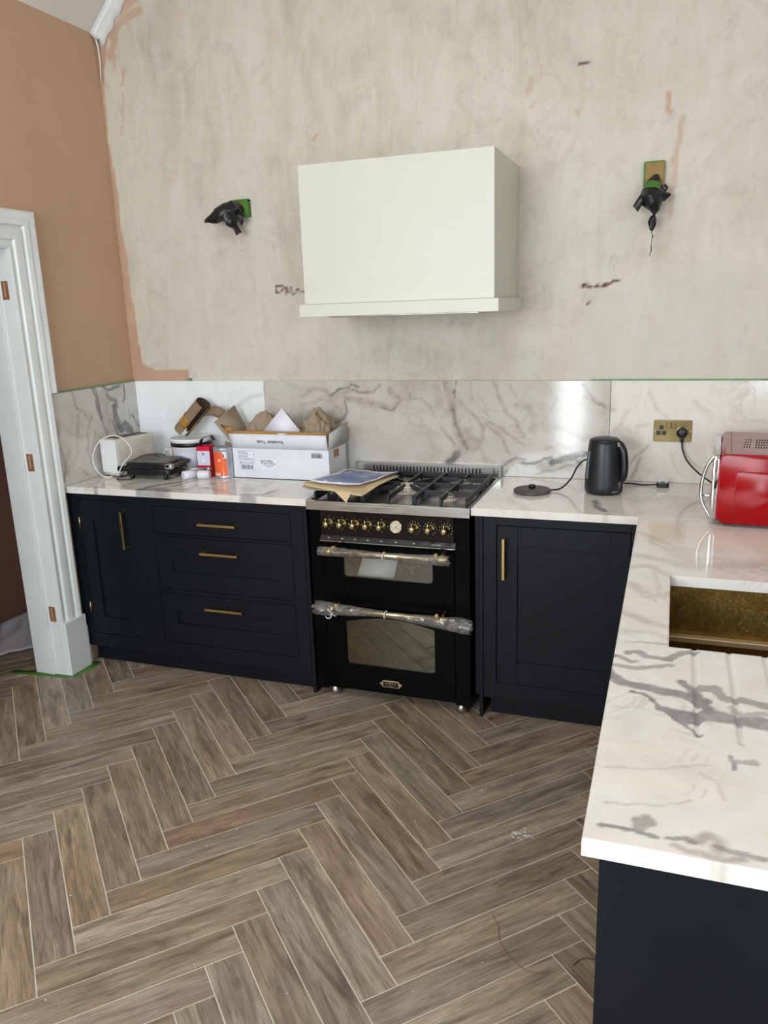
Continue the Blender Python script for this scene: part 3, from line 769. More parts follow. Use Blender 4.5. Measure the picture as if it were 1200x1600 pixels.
def slab(name, axis, u0, u1, v0, v1, w0, w1, step, key, label, cat, cut=None, grooves=(), group=None, edge=0.002, mt='marble'):
    """axis z: u=x v=y, w up;  y: u=x v=z, face to -y at w1;  x: u=y v=z, face to +x at w1"""
    cu = (cut[0], cut[1]) if cut else ()
    for g in grooves: cu = tuple(cu) + tuple(g[0] + k * g[3] / 6 for k in (-3, -2, -1, 0, 1, 2, 3))
    cv = (cut[2], cut[3]) if cut else ()
    us = grid_lines(u0 + edge, u1 - edge, step, cu); vs = grid_lines(v0 + edge, v1 - edge, step, cv)
    nu, nv = len(us), len(vs)
    Ug, Vg = np.meshgrid(us, vs, indexing='ij')
    W = np.full(Ug.shape, w1)
    for gx, ga, gb, gw in grooves:
        tx = np.clip(1 - ((Ug - gx) / (gw / 2)) ** 2, 0, 1)
        ty = sstep(ga, ga + 0.012, Vg) * (1 - sstep(gb - 0.004, gb + 0.004, Vg))
        W = W - 0.005 * np.sqrt(tx) * ty
    mk = vein_masks(Ug, Vg, VEINS[key])
    P = [(a, b, c) for a, b, c in zip(Ug.ravel(), Vg.ravel(), W.ravel())]
    C = [(a, b, c, 1.0) for a, b, c in zip(mk['d'].ravel(), mk['t'].ravel(), mk['c'].ravel())]
    idx = lambda i, j: i * nv + j
    inside = lambda i, j: cut and cut[0] - 1e-6 <= (us[i] + us[i + 1]) / 2 <= cut[1] + 1e-6 and cut[2] - 1e-6 <= (vs[j] + vs[j + 1]) / 2 <= cut[3] + 1e-6
    faces = []
    for i in range(nu - 1):
        for j in range(nv - 1):
            if not inside(i, j):
                faces.append((idx(i, j), idx(i + 1, j), idx(i + 1, j + 1), idx(i, j + 1)))
    ntop = len(faces)
    # outer skirt: chamfer ring, then bottom ring
    per = [(i, 0) for i in range(nu)] + [(nu - 1, j) for j in range(1, nv)] + [(i, nv - 1) for i in range(nu - 2, -1, -1)] + [(0, j) for j in range(nv - 2, 0, -1)]
    sg = 1 if w1 > w0 else -1
    r1, r2 = [], []
    for i, j in per:
        u = u0 if i == 0 else (u1 if i == nu - 1 else us[i]); v = v0 if j == 0 else (v1 if j == nv - 1 else vs[j])
        c = C[idx(i, j)]
        r1.append(len(P)); P.append((u, v, w1 - sg * edge)); C.append(c)
        r2.append(len(P)); P.append((u, v, w0)); C.append(c)
    n = len(per)
    for k in range(n):
        k2 = (k + 1) % n
        a, b = idx(*per[k]), idx(*per[k2])
        faces.append((a, r1[k], r1[k2], b))
        faces.append((r1[k], r2[k], r2[k2], r1[k2]))
    if cut:
        i0 = int(np.argmin(abs(us - cut[0]))); i1 = int(np.argmin(abs(us - cut[1])))
        j0 = int(np.argmin(abs(vs - cut[2]))); j1 = int(np.argmin(abs(vs - cut[3])))
        pc = [(i, j0) for i in range(i0, i1)] + [(i1, j) for j in range(j0, j1)] + [(i, j1) for i in range(i1, i0, -1)] + [(i0, j) for j in range(j1, j0, -1)]
        rb = []
        for i, j in pc:
            rb.append(len(P)); P.append((us[i], vs[j], w0)); C.append(C[idx(i, j)])
        for k in range(len(pc)):
            k2 = (k + 1) % len(pc)
            faces.append((idx(*pc[k]), idx(*pc[k2]), rb[k2], rb[k]))
        # underside ring as four strips
        b = [len(P) + q for q in range(8)]
        for (u, v) in ((u0, v0), (u1, v0), (u1, v1), (u0, v1), (cut[0], cut[2]), (cut[1], cut[2]), (cut[1], cut[3]), (cut[0], cut[3])):
            P.append((u, v, w0)); C.append((0, 0, 0, 1))
        for q in range(4):
            faces.append((b[q], b[(q + 1) % 4], b[4 + (q + 1) % 4], b[4 + q]))
    else:
        b = [len(P) + q for q in range(4)]
        for (u, v) in ((u0, v0), (u0, v1), (u1, v1), (u1, v0)):
            P.append((u, v, w0)); C.append((0, 0, 0, 1))
        faces.append(tuple(b))
    conv = {'z': lambda a, b, c: (a, b, c), 'y': lambda a, b, c: (a, c, b), 'x': lambda a, b, c: (c, a, b)}[axis]
    X = [conv(*p) for p in P]
    org = Vector((min(p[0] for p in X) / 2 + max(p[0] for p in X) / 2, min(p[1] for p in X) / 2 + max(p[1] for p in X) / 2, min(p[2] for p in X)))
    X = [(p[0] - org.x, p[1] - org.y, p[2] - org.z) for p in X]
    me = bpy.data.meshes.new(name)
    me.from_pydata(X, [], faces)
    at = me.attributes.new('veins', 'FLOAT_COLOR', 'POINT')
    at.data.foreach_set('color', np.array(C, dtype=np.float32).ravel())
    me.materials.append(MT[mt])
    bm = bmesh.new(); bm.from_mesh(me); bmesh.ops.recalc_face_normals(bm, faces=bm.faces); bm.to_mesh(me); bm.free()
    if grooves:
        for p in me.polygons: p.use_smooth = p.index < ntop
    o = bpy.data.objects.new(name, me)
    COL.objects.link(o)
    o.location = org
    return props(o, label, cat, group)

# ------------------------------------------------------------------ floor: herringbone wood-look tiles
def make_floor():
    Lp, Wp, g = 0.620, 0.106, 0.0020
    th = math.radians(1.09)
    P0 = Vector((0.713, -0.788))
    a = Vector((1, -1)) / math.sqrt(2); b = Vector((1, 1)) / math.sqrt(2)
    rot = Matrix.Rotation(th, 2)
    a = rot @ a; b = rot @ b
    verts, faces, mats, uvs, cols = [], [], [], [], []
    rnd = random.Random(11)
    for n in range(-9, 10):
        for k in range(-90, 90):
            for typ in (0, 1):
                if typ == 0: r = (0, Lp, 0, Wp)
                else: r = (0, Wp, -Lp, 0)
                oa = k * Wp + n * Lp; ob = -k * Wp + n * Lp
                a0, a1, b0, b1 = r[0] + oa + g, r[1] + oa - g, r[2] + ob + g, r[3] + ob - g
                c = P0 + a * (a0 + a1) / 2 + b * (b0 + b1) / 2
                if not (-1.25 < c.x < 5.5 and -5.2 < c.y < 1.3): continue
                q = [P0 + a * x + b * y for x, y in ((a0, b0), (a1, b0), (a1, b1), (a0, b1))]
                s = len(verts)
                ou, ov = rnd.random() * 60, rnd.random() * 60
                if typ == 0: uv = [(ou, ov), (ou + Lp, ov), (ou + Lp, ov + Wp), (ou, ov + Wp)]
                else: uv = [(ou, ov), (ou, ov + Wp), (ou + Lp, ov + Wp), (ou + Lp, ov)]
                col = (rnd.random(), rnd.random(), rnd.random() ** 3, 1)
                for p in q: verts.append((p.x, p.y, 0.0))
                for p in q: verts.append((p.x, p.y, -0.0015))
                faces.append((s, s + 1, s + 2, s + 3)); mats.append(0); uvs.append(uv); cols.append(col)
                for i in range(4):
                    j = (i + 1) % 4
                    faces.append((s + i, s + 4 + i, s + 4 + j, s + j)); mats.append(0); uvs.append([uv[i], uv[i], uv[j], uv[j]]); cols.append(col)
    s = len(verts)
    for z in (-0.0012, -0.08):
        verts += [(-1.25, -5.2, z), (5.4, -5.2, z), (5.4, 1.2, z), (-1.25, 1.2, z)]
    for f in ((0, 1, 2, 3), (7, 6, 5, 4), (0, 4, 5, 1), (1, 5, 6, 2), (2, 6, 7, 3), (3, 7, 4, 0)):
        faces.append(tuple(s + i for i in f)); mats.append(1); uvs.append([(0, 0)] * 4); cols.append((0, 0, 0, 1))
    me = bpy.data.meshes.new('floor')
    me.from_pydata(verts, [], faces)
    me.materials.append(MT['floor']); me.materials.append(MT['grout'])
    me.polygons.foreach_set('material_index', mats)
    uvl = me.uv_layers.new(name='UVMap')
    uvl.data.foreach_set('uv', np.array([c for f in uvs for c in f], dtype=np.float32).ravel())
    at = me.attributes.new('plank', 'FLOAT_COLOR', 'CORNER')
    at.data.foreach_set('color', np.array([c for c, f in zip(cols, faces) for _ in f], dtype=np.float32).ravel())
    bm = bmesh.new(); bm.from_mesh(me); bmesh.ops.recalc_face_normals(bm, faces=bm.faces); bm.to_mesh(me); bm.free()
    o = bpy.data.objects.new('floor', me); COL.objects.link(o)
    props(o, 'wood-look tile floor laid in a herringbone with pale grout', 'floor', kind='structure')
make_floor()

# ------------------------------------------------------------------ walls and ceiling
def make_back_wall():
    xs = np.concatenate([np.linspace(0, 3.3, 331), np.linspace(3.35, 5.2, 38)])
    zs = np.concatenate([np.linspace(0, 1.2, 13), np.linspace(1.22, 3.6, 239)])
    X, Z = np.meshgrid(xs, zs, indexing='ij')
    wx = X + 0.03 * (fbm(X * 14, Z * 14) - .5); wz = Z + 0.03 * (fbm(X * 14 + 9, Z * 14 + 4) - .5)
    bz = [1.2, 1.38, 1.40, 1.415, 1.44, 1.512, 1.714, 1.887, 2.07, 2.30, 2.54, 2.70, 2.84, 2.97, 3.04, 3.12]
    bx = [.35, .35, .16, .11, .066, .066, .050, .043, .036, .026, .012, .012, .03, .06, .09, .15]
    edge = np.interp(Z, bz, bx) + 0.022 * (fbm(Z * 11, X * 0 + 3) - .5)
    pink = 1 - sstep(-0.003, 0.003, X - edge)
    # the low tongue ends at x = 0.35
    pink = np.maximum(pink * (Z > 1.405), (Z <= 1.402 + .006 * (fbm(X * 20, Z * 0) - .5)) * (1 - sstep(.343, .35, X)))
    def blob(pts, w, st=1.0, soft=.6):
        d = pdist(wx, wz, pts)
        return st * (1 - sstep(w * soft, w * 1.3, d))
    for pts, w, st in (([(0.09, 2.98), (.16, 3.05), (.26, 3.07)], .022, .8), ([(.12, 3.08), (.27, 3.13)], .02, .8), ([(.07, 2.90), (.10, 2.95), (.13, 3.02)], .02, .8),
                       ([(.09, 2.84), (.10, 2.90)], .008, .6), ([(.12, 2.77), (.14, 2.83)], .010, .6), ([(.10, 2.64), (.13, 2.72)], .008, .5), ([(.08, 2.55), (.11, 2.62)], .008, .35),
                       ([(2.636, 2.45), (2.640, 2.38)], .010, .85), ([(2.69, 2.36), (2.675, 2.25), (2.668, 2.10), (2.66, 2.0)], .012, .55), ([(1.12, 2.435), (1.14, 2.455)], .008, .7),
                       ([(3.10, 1.60), (3.10, 1.75)], .012, .9), ([(.72, 2.62), (.74, 2.66)], .006, .3), ([(2.08, 2.52), (2.10, 2.56)], .010, .5), ([(2.10, 2.46), (2.11, 2.48)], .008, .5),
                       ([(2.28, 2.44), (2.29, 2.42)], .007, .6)):
        pink = np.maximum(pink, blob(pts, w, st))
    for k in range(26):
        cx = 1.95 + .05 * _rng.randn() + (.15 if k % 2 else 0); cz = 2.2 + _rng.rand() * .9
        pink = np.maximum(pink, blob([(cx, cz), (cx + .004, cz + .008)], .0045, .5))
    red = np.zeros(X.shape)
    for pts, w in (([(.875, 1.785), (.885, 1.80)], .006), ([(.875, 1.775), (.90, 1.765)], .006), ([(.90, 1.80), (.92, 1.80)], .006), ([(.93, 1.79), (.935, 1.775)], .011),
                   ([(.905, 1.765), (.91, 1.785)], .005), ([(.93, 1.765), (.99, 1.765)], .005), ([(.96, 1.77), (.962, 1.79)], .004), ([(.985, 1.77), (.99, 1.785)], .004), ([(1.0, 1.775), (1.03, 1.768)], .006),
                   ([(2.325, 1.745), (2.36, 1.74)], .009), ([(2.375, 1.738), (2.395, 1.745)], .007), ([(2.405, 1.74), (2.425, 1.748)], .009), ([(2.41, 1.755), (2.42, 1.757)], .004),
                   ([(2.44, 1.752), (2.475, 1.762)], .006), ([(2.35, 1.672), (2.36, 1.678)], .005), ([(2.365, 1.64), (2.366, 1.645)], .004), ([(2.29, 2.60), (2.33, 2.602)], .004)):
        m = 1 - sstep(w * .6, w * 1.2, pdist(X + .012 * (fbm(X * 50, Z * 50) - .5), Z + .012 * (fbm(X * 50 + 7, Z * 50) - .5), pts))
        red = np.maximum(red, m * (.55 + .45 * (fbm(X * 70, Z * 70, 2) > .45)))
    # smoother lilac-grey skim patch at the right
    r = np.hypot((X - 2.78) / .52, (Z - 1.42) / .42)
    patch = .5 * (1 - sstep(.9, 1.02, r + .12 * (fbm(X * 6, Z * 6) - .5)))
    patch = np.maximum(patch, .2 * (1 - sstep(.85, 1.15, np.hypot((X - .62) / .36, (Z - 1.75) / .2) + .3 * (fbm(X * 5, Z * 5) - .5))))
    Y = np.zeros(X.shape)
    nx, nz = X.shape
    P = np.stack([X.ravel(), Y.ravel(), Z.ravel()], 1).tolist()
    I = np.arange(nx * nz).reshape(nx, nz)
    faces = np.stack([I[:-1, :-1].ravel(), I[1:, :-1].ravel(), I[1:, 1:].ravel(), I[:-1, 1:].ravel()], 1).tolist()
    C = np.stack([pink.ravel(), red.ravel(), patch.ravel(), np.ones(X.size)], 1).astype(np.float32)
    s = len(P)
    for y in (0, .15):
        P += [[0, y, 0], [5.2, y, 0], [5.2, y, 3.6], [0, y, 3.6]]
    C = np.concatenate([C, np.zeros((8, 4), dtype=np.float32)])
    for f in ((4, 7, 6, 5), (0, 4, 5, 1), (1, 5, 6, 2), (2, 6, 7, 3), (3, 7, 4, 0)):
        faces.append([s + i for i in f])
    me = bpy.data.meshes.new('wall_back'); me.from_pydata(P, [], faces)
    me.attributes.new('stains', 'FLOAT_COLOR', 'POINT').data.foreach_set('color', C.ravel())
    me.materials.append(MT['wall'])
    o = bpy.data.objects.new('wall_back', me); COL.objects.link(o)
    props(o, kind='structure')
make_back_wall()

D0, D1, DH = -0.775, -1.66, 1.98          # door opening in the left wall
m = MB()
m.box(-.15, 0, D0 + .02, 0, 0, 3.0); m.box(-.15, 0, D1 - .02, D0 + .02, DH + .02, 3.0); m.box(-.15, 0, -4.9, D1 - .02, 0, 3.0)
m.build('wall_left', MT['pink'], kind='structure')
m = MB()      # rear wall with window openings and glazed door opening
for x0, x1, z0, z1 in ((0, 5.2, 2.75, 3.6), (0, 1.56, 0, 1.30), (1.88, 3.4, 0, 1.30), (2.15, 3.4, 1.30, 2.75), (3.4, 5.2, 0, .7), (3.4, 5.2, 2.5, 2.75), (4.8, 5.2, .7, 2.5)):
    if z1 > z0: m.box(x0, x1, -4.95, -4.9, z0, z1)
m.build('wall_rear', MT['ceil'], kind='structure')
m = MB(); m.box(5.2, 5.35, -4.95, .15, 0, 3.6); m.build('wall_right', MT['ceil'], kind='structure')
m = MB()      # sloped then level ceiling
m.prism([(0, 3.0), (.5455, 3.6), (.5455, 3.7), (-.15, 3.7), (-.15, 3.0)], 'y', -4.95, .15)
m.box(.5455, 5.35, -4.95, .15, 3.6, 3.7)
m.build('ceiling', MT['ceil'], kind='structure')
m = MB()      # ragged cove where the slope meets the gable wall
pts = [(-.02 + .0, 3.0 - .012)]
rr = random.Random(5)
P = []
for i in range(40):
    t = i / 39 * .56
    x, z = t, 3.0 + t * 1.1
    w = .055 + .008 * math.sin(i * 1.7) + rr.uniform(-.004, .004)
    P.append([(x, -.045, z - .002), (x + .012, -.032, z - .016 - w * .1), (x + .028, -.012, z - w * .45), (x + .032, -.003, z - w)])
m.sheet(P, 0.006, 0)
m.build('trim_1', MT['white'], kind='structure')
m = MB()      # skim lip curling down the corner
m.tube([(.012, -.02, 2.985), (.016, -.012, 2.94), (.018, -.01, 2.88), (.012, -.01, 2.82), (.006, -.008, 2.78)], [.006, .005, .004, .003, .002], 6)
m.build('trim_2', MT['ceil'], kind='structure')
# hall beyond the door
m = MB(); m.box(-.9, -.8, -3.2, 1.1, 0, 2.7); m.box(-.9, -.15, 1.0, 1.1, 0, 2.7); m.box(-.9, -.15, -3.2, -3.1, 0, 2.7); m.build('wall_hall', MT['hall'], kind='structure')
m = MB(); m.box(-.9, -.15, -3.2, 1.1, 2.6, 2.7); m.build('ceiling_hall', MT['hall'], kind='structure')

# ------------------------------------------------------------------ door frame
door = thing('door_1', None, None, (0, D0, 0)); door['kind'] = 'structure'
prof = [(0, 0), (0, .018), (.010, .022), (.016, .015), (.034, .015), (.040, .024), (.048, .027), (.078, .027), (.084, .019), (.092, .019), (.100, .030), (.118, .036), (.124, .031), (.132, .033), (.150, .040), (.158, .038), (.160, .032), (.160, 0)]
def sweep(m, prof, zb, zt_fn, both=True):
    st = []
    for o, x in prof:
        st.append([(x, D0 + o, zb), (x, D0 + o, DH + o), (x, D1 - o, DH + o), (x, D1 - o, zb)])
    vs = [[m.bm.verts.new(p) for p in s] for s in st]
    for i in range(len(vs) - 1):
        for j in range(3):
            m.bm.faces.new((vs[i][j], vs[i + 1][j], vs[i + 1][j + 1], vs[i][j + 1]))
m = MB(); sweep(m, prof, 1.352, None)
low = [(o, x) for o, x in prof if o <= .126] + [(.128, .031), (.128, 0)]
for y0, sg in ((D0, 1), (D1, -1)):
    a = [m.bm.verts.new((x, y0 + sg * o, .27)) for o, x in low]; b = [m.bm.verts.new((x, y0 + sg * o, 1.352)) for o, x in low]
    for i in range(len(a) - 1): m.bm.faces.new((a[i], a[i + 1], b[i + 1], b[i]))
m.build('architrave', MT['white'], door, smooth=30)
for y0, sg in ((D0, 1), (D1, -1)):
    m = MB(); ya, yb = sorted((y0, y0 + sg * .142)); m.box(0, .040, ya, yb, 0, .27, bev=.002)
    ya, yb = sorted((y0 + sg * .142, y0 + sg * .172)); m.box(0, .022, ya, yb, 0, .20, bev=.002)
    m.build('plinth_block', MT['white'], door)
m = MB()
m.box(-.168, 0, D0, D0 + .02, 0, DH + .02); m.box(-.168, 0, D1 - .02, D1, 0, DH + .02); m.box(-.168, 0, D1, D0, DH, DH + .02)
m.box(-.168, -.058, D0 - .012, D0, 0, DH, bev=.002); m.box(-.168, -.058, D1, D1 + .012, 0, DH, bev=.002); m.box(-.168, -.058, D1, D0, DH - .012, DH, bev=.002)
m.build('jamb', MT['white'], door)
for z0, z1 in ((.277, .352), (1.012, 1.092), (1.770, 1.848)):
    m = MB(); m.box(-.046, -.010, D0 - .0008, D0 + .001, z0, z1)
    m.box(-.034, -.024, D0 - .0014, D0 + .001, z0 + .012, z1 - .006, 1)
    m.build('hinge_recess', [MT['wood'], MT['kraftgrey']], door, label='bare timber hinge cut-out')
# masking tape along the slab tops and the floor
m = MB(); m.box(0, .0215, -.60, -.02, 1.3485, 1.3535); m.build('masking_tape', MT['dullgreen'], label='green tape strip along the top of the left wall splashback', cat='tape', group=None)
m = MB(); m.box(2.375, 3.35, -.0215, 0, 1.3485, 1.3525); m.build('masking_tape', MT['dullgreen'], label='thin green tape strip along the top of the right-hand splashback panels', cat='tape')
m = MB(); m.box(.345, .362, -.0212, 0, 1.3485, 1.362, bev=.001); m.build('masking_tape', MT['dullgreen'], label='tiny green tape scrap where the pink plaster strip ends on the back wall', cat='tape')
m = MB()
P = [[(-.30, -.835, .0006), (-.30, -.800, .0006)], [(-.17, -.820, .0006), (-.17, -.778, .0006)], [(.02, -.802, .0006), (.0, -.777, .0006)], [(.062, -.775, .0006), (.043, -.765, .0006)], [(.080, -.66, .0006), (.043, -.66, .0006)], [(.072, -.60, .0006), (.030, -.60, .0006)]]
m.sheet(P, .0008); m.build('masking_tape', MT['green'], label='green tape stuck on the floor around the foot of the door frame', cat='tape')

# ------------------------------------------------------------------ marble
slab('kitchen_worktop', 'z', 0.001, 1.2755, -.631, -.001, .880, .910, .008, 'leftrun', 'grey and white marble worktop left of the cooker under the clutter', 'worktop')
slab('kitchen_worktop', 'z', 1.9895, 3.35, -.631, -.001, .880, .910, .008, 'rightrun', 'white marble worktop on the wall run right of the cooker, under the kettle', 'worktop')
slab('kitchen_worktop', 'z', 2.617, 3.35, -2.537, -.6325, .880, .910, .0042, 'peninsula', 'grey-veined marble worktop of the peninsula with sink cut-out and drainer grooves', 'worktop',
     cut=(2.733, 3.24, -1.790, -1.278), grooves=[(gx, -2.19 - .006 * k, -1.790, .013) for k, gx in enumerate((2.787, 2.860, 2.933, 3.006, 3.079))])
slab('splashback_panel', 'y', .0205, .785, .9105, 1.348, -.001, -.020, .008, 'back', 'nearly plain white marble splashback panel behind the toaster, beside the corner', 'splashback', mt='marble_white')
slab('splashback_panel', 'y', .7865, 2.460, .9105, 1.348, -.001, -.020, .0065, 'back', 'long veined marble splashback panel behind the cooker', 'splashback', mt='marble_mid')
slab('splashback_panel', 'y', 2.4615, 3.35, .9105, 1.348, -.001, -.020, .008, 'back', 'marble splashback panel with the brass socket on it', 'splashback')
slab('splashback_panel', 'x', -.645, -.001, .9105, 1.348, .001, .020, .006, 'leftwall', 'dark-veined grey marble splashback panel on the left side wall', 'splashback', mt='marble_grey')

# ------------------------------------------------------------------ cabinets
FY = -.610
def ring(m, x0, x1, z0, z1, sx, sz, y0, y1, bev=.001):
    m.box(x0, x0 + sx, y0, y1, z0, z1, bev=bev); m.box(x1 - sx, x1, y0, y1, z0, z1, bev=bev)
    m.box(x0 + sx, x1 - sx, y0, y1, z0, z0 + sz[0], bev=bev); m.box(x0 + sx, x1 - sx, y0, y1, z1 - sz[1], z1, bev=bev)
def bar_handle(parent, x, z, ln, vert, y=FY):
    m = MB(); h = ln / 2; t = .0055; Y = y - .030
    if vert:
        m.box(x - t, x + t, Y - t, Y + t, z - h, z + h, bev=.0012)
        for q in (z - h + t, z + h - t): m.box(x - t, x + t, Y, y + .001, q - t, q + t, bev=.001)
    else:
        m.box(x - h, x + h, Y - t, Y + t, z - t, z + t, bev=.0012)
        for q in (x - h + t, x + h - t): m.box(q - t, q + t, Y, y + .001, z - t, z + t, bev=.001)
    return m.build('handle', MT['satin_brass'], parent, label='brass bar handle')
def cabinet(name, label, x0, x1, stiles, rails, kick, xk0, xk1):
    t = thing(name, label, 'cabinet', ((x0 + x1) / 2, FY, 0))
    m = MB()      # carcass sides, back and bottom
    m.box(x0, x0 + .018, FY + .022, -.02, .09, .876); m.box(x1 - .018, x1, FY + .022, -.02, .09, .876)
    m.box(x0 + .018, x1 - .018, -.04, -.02, .09, .876); m.box(x0 + .018, x1 - .018, FY + .022, -.04, .09, .108)
    m.build('carcass', MT['navy'], t)
    m = MB()
    for a, b in stiles: m.box(a, b, FY, FY + .022, .093, .8795, bev=.0008)
    for a, b, z0, z1 in rails: m.box(a, b, FY + .0002, FY + .022, z0, z1, bev=.0008)
    m.build('face_frame', MT['navy'], t)
    m = MB(); m.box(xk0, xk1, -.560, -.545, 0.001, .0925); m.build('plinth', MT['navy'], t)
    return t
def shaker(parent, name, x0, x1, z0, z1, px0, px1, pz0, pz1, flat=False):
    m = MB()
    y0, y1 = FY + .0006, FY + .021
    if flat: m.box(x0, x1, y0, y1, z0, z1, bev=.0012)
    else:
        m.box(x0, px0, y0, y1, z0, z1, bev=.001); m.box(px1, x1, y0, y1, z0, z1, bev=.001)
        m.box(px0, px1, y0, y1, z0, pz0, bev=.001); m.box(px0, px1, y0, y1, pz1, z1, bev=.001)
        m.box(px0, px1, y0 + .009, y1, pz0, pz1)
    return m.build(name, MT['navy'], parent)

c = cabinet('narrow_base_cabinet', 'narrow navy base cabinet with one hinged door, next to the door frame', .003, .4295, [(.003, .060), (.369, .4295)], [(.060, .369, .848, .8795), (.060, .369, .093, .163)], True, .024, .4295)
d = shaker(c, 'door', .0625, .3665, .1655, .8455, .135, .292, .252, .752)
bar_handle(d, .325, .714, .185, True)
for z in (.30, .752 - .02):
    m = MB(); m.cyl((.0612, FY - .0025, z - .028), (.0612, FY - .0025, z + .028), .0042, 10); m.build('hinge', MT['satin_brass'], d, label='brass butt hinge')
c = cabinet('drawer_cabinet', 'wide navy base cabinet with three drawers, left of the cooker', .4305, 1.2465, [(.4305, .4765), (1.1855, 1.2465)],
            [(.4765, 1.1855, .836, .8795), (.4765, 1.1855, .6945, .7055), (.4765, 1.1855, .4155, .4345), (.4765, 1.1855, .093, .1635)], True, .4305, 1.246)
for nm, z0, z1, p0, p1, hz, flat in (('drawer', .708, .8335, 0, 0, .768, True), ('drawer', .437, .692, .522, .590, .631, False), ('drawer', .166, .413, .262, .333, .362, False)):
    d = shaker(c, nm, .479, 1.183, z0, z1, .560, 1.112, p0, p1, flat)
    bar_handle(d, .830, hz, .192, False)
for x0, lab in ((1.248, 'navy filler panel standing between the drawer cabinet and the cooker'), (2.0155, 'navy filler panel standing between the cooker and the corner cabinet')):
    m = MB(); m.box(x0, x0 + .016, FY, -.03, .0005, .8795, bev=.001); m.build('filler_panel', MT['navy'], label=lab, cat='panel')
m = MB(); m.box(1.9975, 2.0125, FY + .012, -.03, .095, .8795, bev=.001); m.build('filler_panel', MT['navy'], label='slim navy strip set back in the gap right beside the cooker', cat='panel')
c = cabinet('corner_base_cabinet', 'navy base cabinet with one shaker door, right of the cooker', 2.034, 2.6175, [(2.034, 2.0865), (2.5965, 2.6175)], [(2.0865, 2.5965, .841, .8795), (2.0865, 2.5965, .093, .163)], True, 2.055, 2.60)
d = shaker(c, 'door', 2.0895, 2.594, .1655, .838, 2.170, 2.522, .263, .757)
bar_handle(d, 2.120, .710, .168, True)
t = thing('peninsula_cabinet', 'navy base cabinet carrying the peninsula worktop and sink', 'cabinet', (3.0, -1.56, 0))
m = MB(); m.box(2.642, 3.33, -2.512, -2.492, 0.001, .8795, bev=.0008)
o = m.build('end_panel', MT['navy'], t)
m = MB(); m.tube([(2.900, -2.5125, .770), (2.907, -2.5125, .776), (2.916, -2.5125, .7765)], .0012, 6); m.build('paint_chip', MT['plaster'], o, label='pale paint chip')
m = MB(); m.box(2.642, 2.662, -2.4915, -.612, .001, .8795); m.build('side_panel', MT['navy'], t)
m = MB(); m.box(3.31, 3.33, -2.4915, -.612, .001, .8795); m.build('side_panel', MT['navy'], t)
# sink
t = thing('undermount_sink', 'aged brass sink set under the peninsula worktop cut-out', 'sink', (2.986, -1.534, .62))
X0, X1, Y0, Y1 = 2.728, 3.245, -1.795, -1.273
m = MB()
m.box(X0 - .012, X1 + .012, Y1, Y1 + .012, .60, .8795); m.box(X0 - .012, X1 + .012, Y0 - .012, Y0, .60, .8795)
m.box(X0 - .012, X0, Y0, Y1, .60, .8795); m.box(X1, X1 + .012, Y0, Y1, .60, .8795)
m.box(X0, X1, Y0, Y1, .590, .602)
m.build('basin', MT['sink'], t)
for ya, yb in ((Y1 - .026, Y1), (Y0, Y0 + .018)):
    m = MB(); m.box(X0, X1, ya, yb, .716, .734, bev=.003); m.build('ledge', MT['sinkedge'], t, label='pale brass ledge along the basin wall')

# ------------------------------------------------------------------ range hood
t = thing('extractor_hood', 'off-white boxed extractor hood with a flat shelf lip above the cooker', 'hood', (1.657, -.25, 1.656))
m = MB(); m.box(1.260, 2.053, -.496, -.0005, 1.706, 2.241, bev=.0015); m.build('canopy', MT['hood'], t)
m = MB(); m.box(1.244, 2.074, -.519, -.0005, 1.656, 1.7055, bev=.0015); m.build('shelf_lip', MT['hood'], t)
m = MB(); m.box(1.34, 1.98, -.44, -.08, 1.650, 1.6565, bev=.002); m.build('filter_panel', MT['steel'], t)
# ------------------------------------------------------------------ range cooker
CX0, CX1 = 1.279, 1.987
ck = thing('range_cooker', 'black freestanding range cooker with steel hob, brass knobs and two oven doors', 'cooker', (1.633, -.32, 0))
m = MB()
m.box(CX0 + .002, 1.333, -.620, -.03, .040, .868, bev=.002); m.box(1.917, CX1 - .005, -.620, -.03, .040, .868, bev=.002)
m.box(1.333, 1.917, -.06, -.03, .040, .868); m.box(1.333, 1.917, -.600, -.06, .040, .060); m.box(1.333, 1.917, -.600, -.06, .700, .868)
m.box(1.333, 1.917, -.600, -.06, .425, .445)
m.build('body', MT['black'], ck)
for x, y in ((1.345, -.575), (1.935, -.590), (1.345, -.10), (1.925, -.10)):
    m = MB(); m.lathe([(.020, .0005), (.024, .004), (.024, .026), (.021, .030), (.021, .0405)], (x, y, 0), seg=24); m.build('foot', MT['steel'], ck)
# hob: steel pan with raised rim
m = MB()
m.box(CX0, CX1, -.642, -.022, .869, .900, bev=.002)
for a in ((CX0, CX1, -.642, -.622), (CX0, CX1, -.058, -.022), (CX0, CX0 + .014, -.622, -.058), (CX1 - .014, CX1, -.622, -.058)):
    m.box(*a, .898, .9095, bev=.002)
m.build('hob_top', MT['steel'], ck)
m = MB()
for r in ((1.297, 1.969, -.618, -.614), (1.297, 1.969, -.066, -.062), (1.293, 1.297, -.614, -.066), (1.969, 1.973, -.614, -.066)): m.box(*r, .899, .9085)
m.build('well_gasket', MT['dark'], ck)
m = MB(); m.box(CX0 - .002, CX1 + .002, -.052, -.022, .9095, .9605, bev=.002); m.box(CX0 - .004, CX0 + .010, -.056, -.022, .9095, .962, bev=.002); m.box(CX1 - .010, CX1 + .004, -.056, -.022, .9095, .962, bev=.002)
for k in range(32):
    x = 1.371 + k * (1.893 - 1.371) / 31
    m.rbox(x - .0032, x + .0032, -.0528, -.050, .921, .949, .003, 'y', 1, seg=3)
m.box(1.957, 1.960, -.0526, -.050, .915, .955, 1)
m.build('vent_upstand', [MT['steel'], MT['dark']], ck)
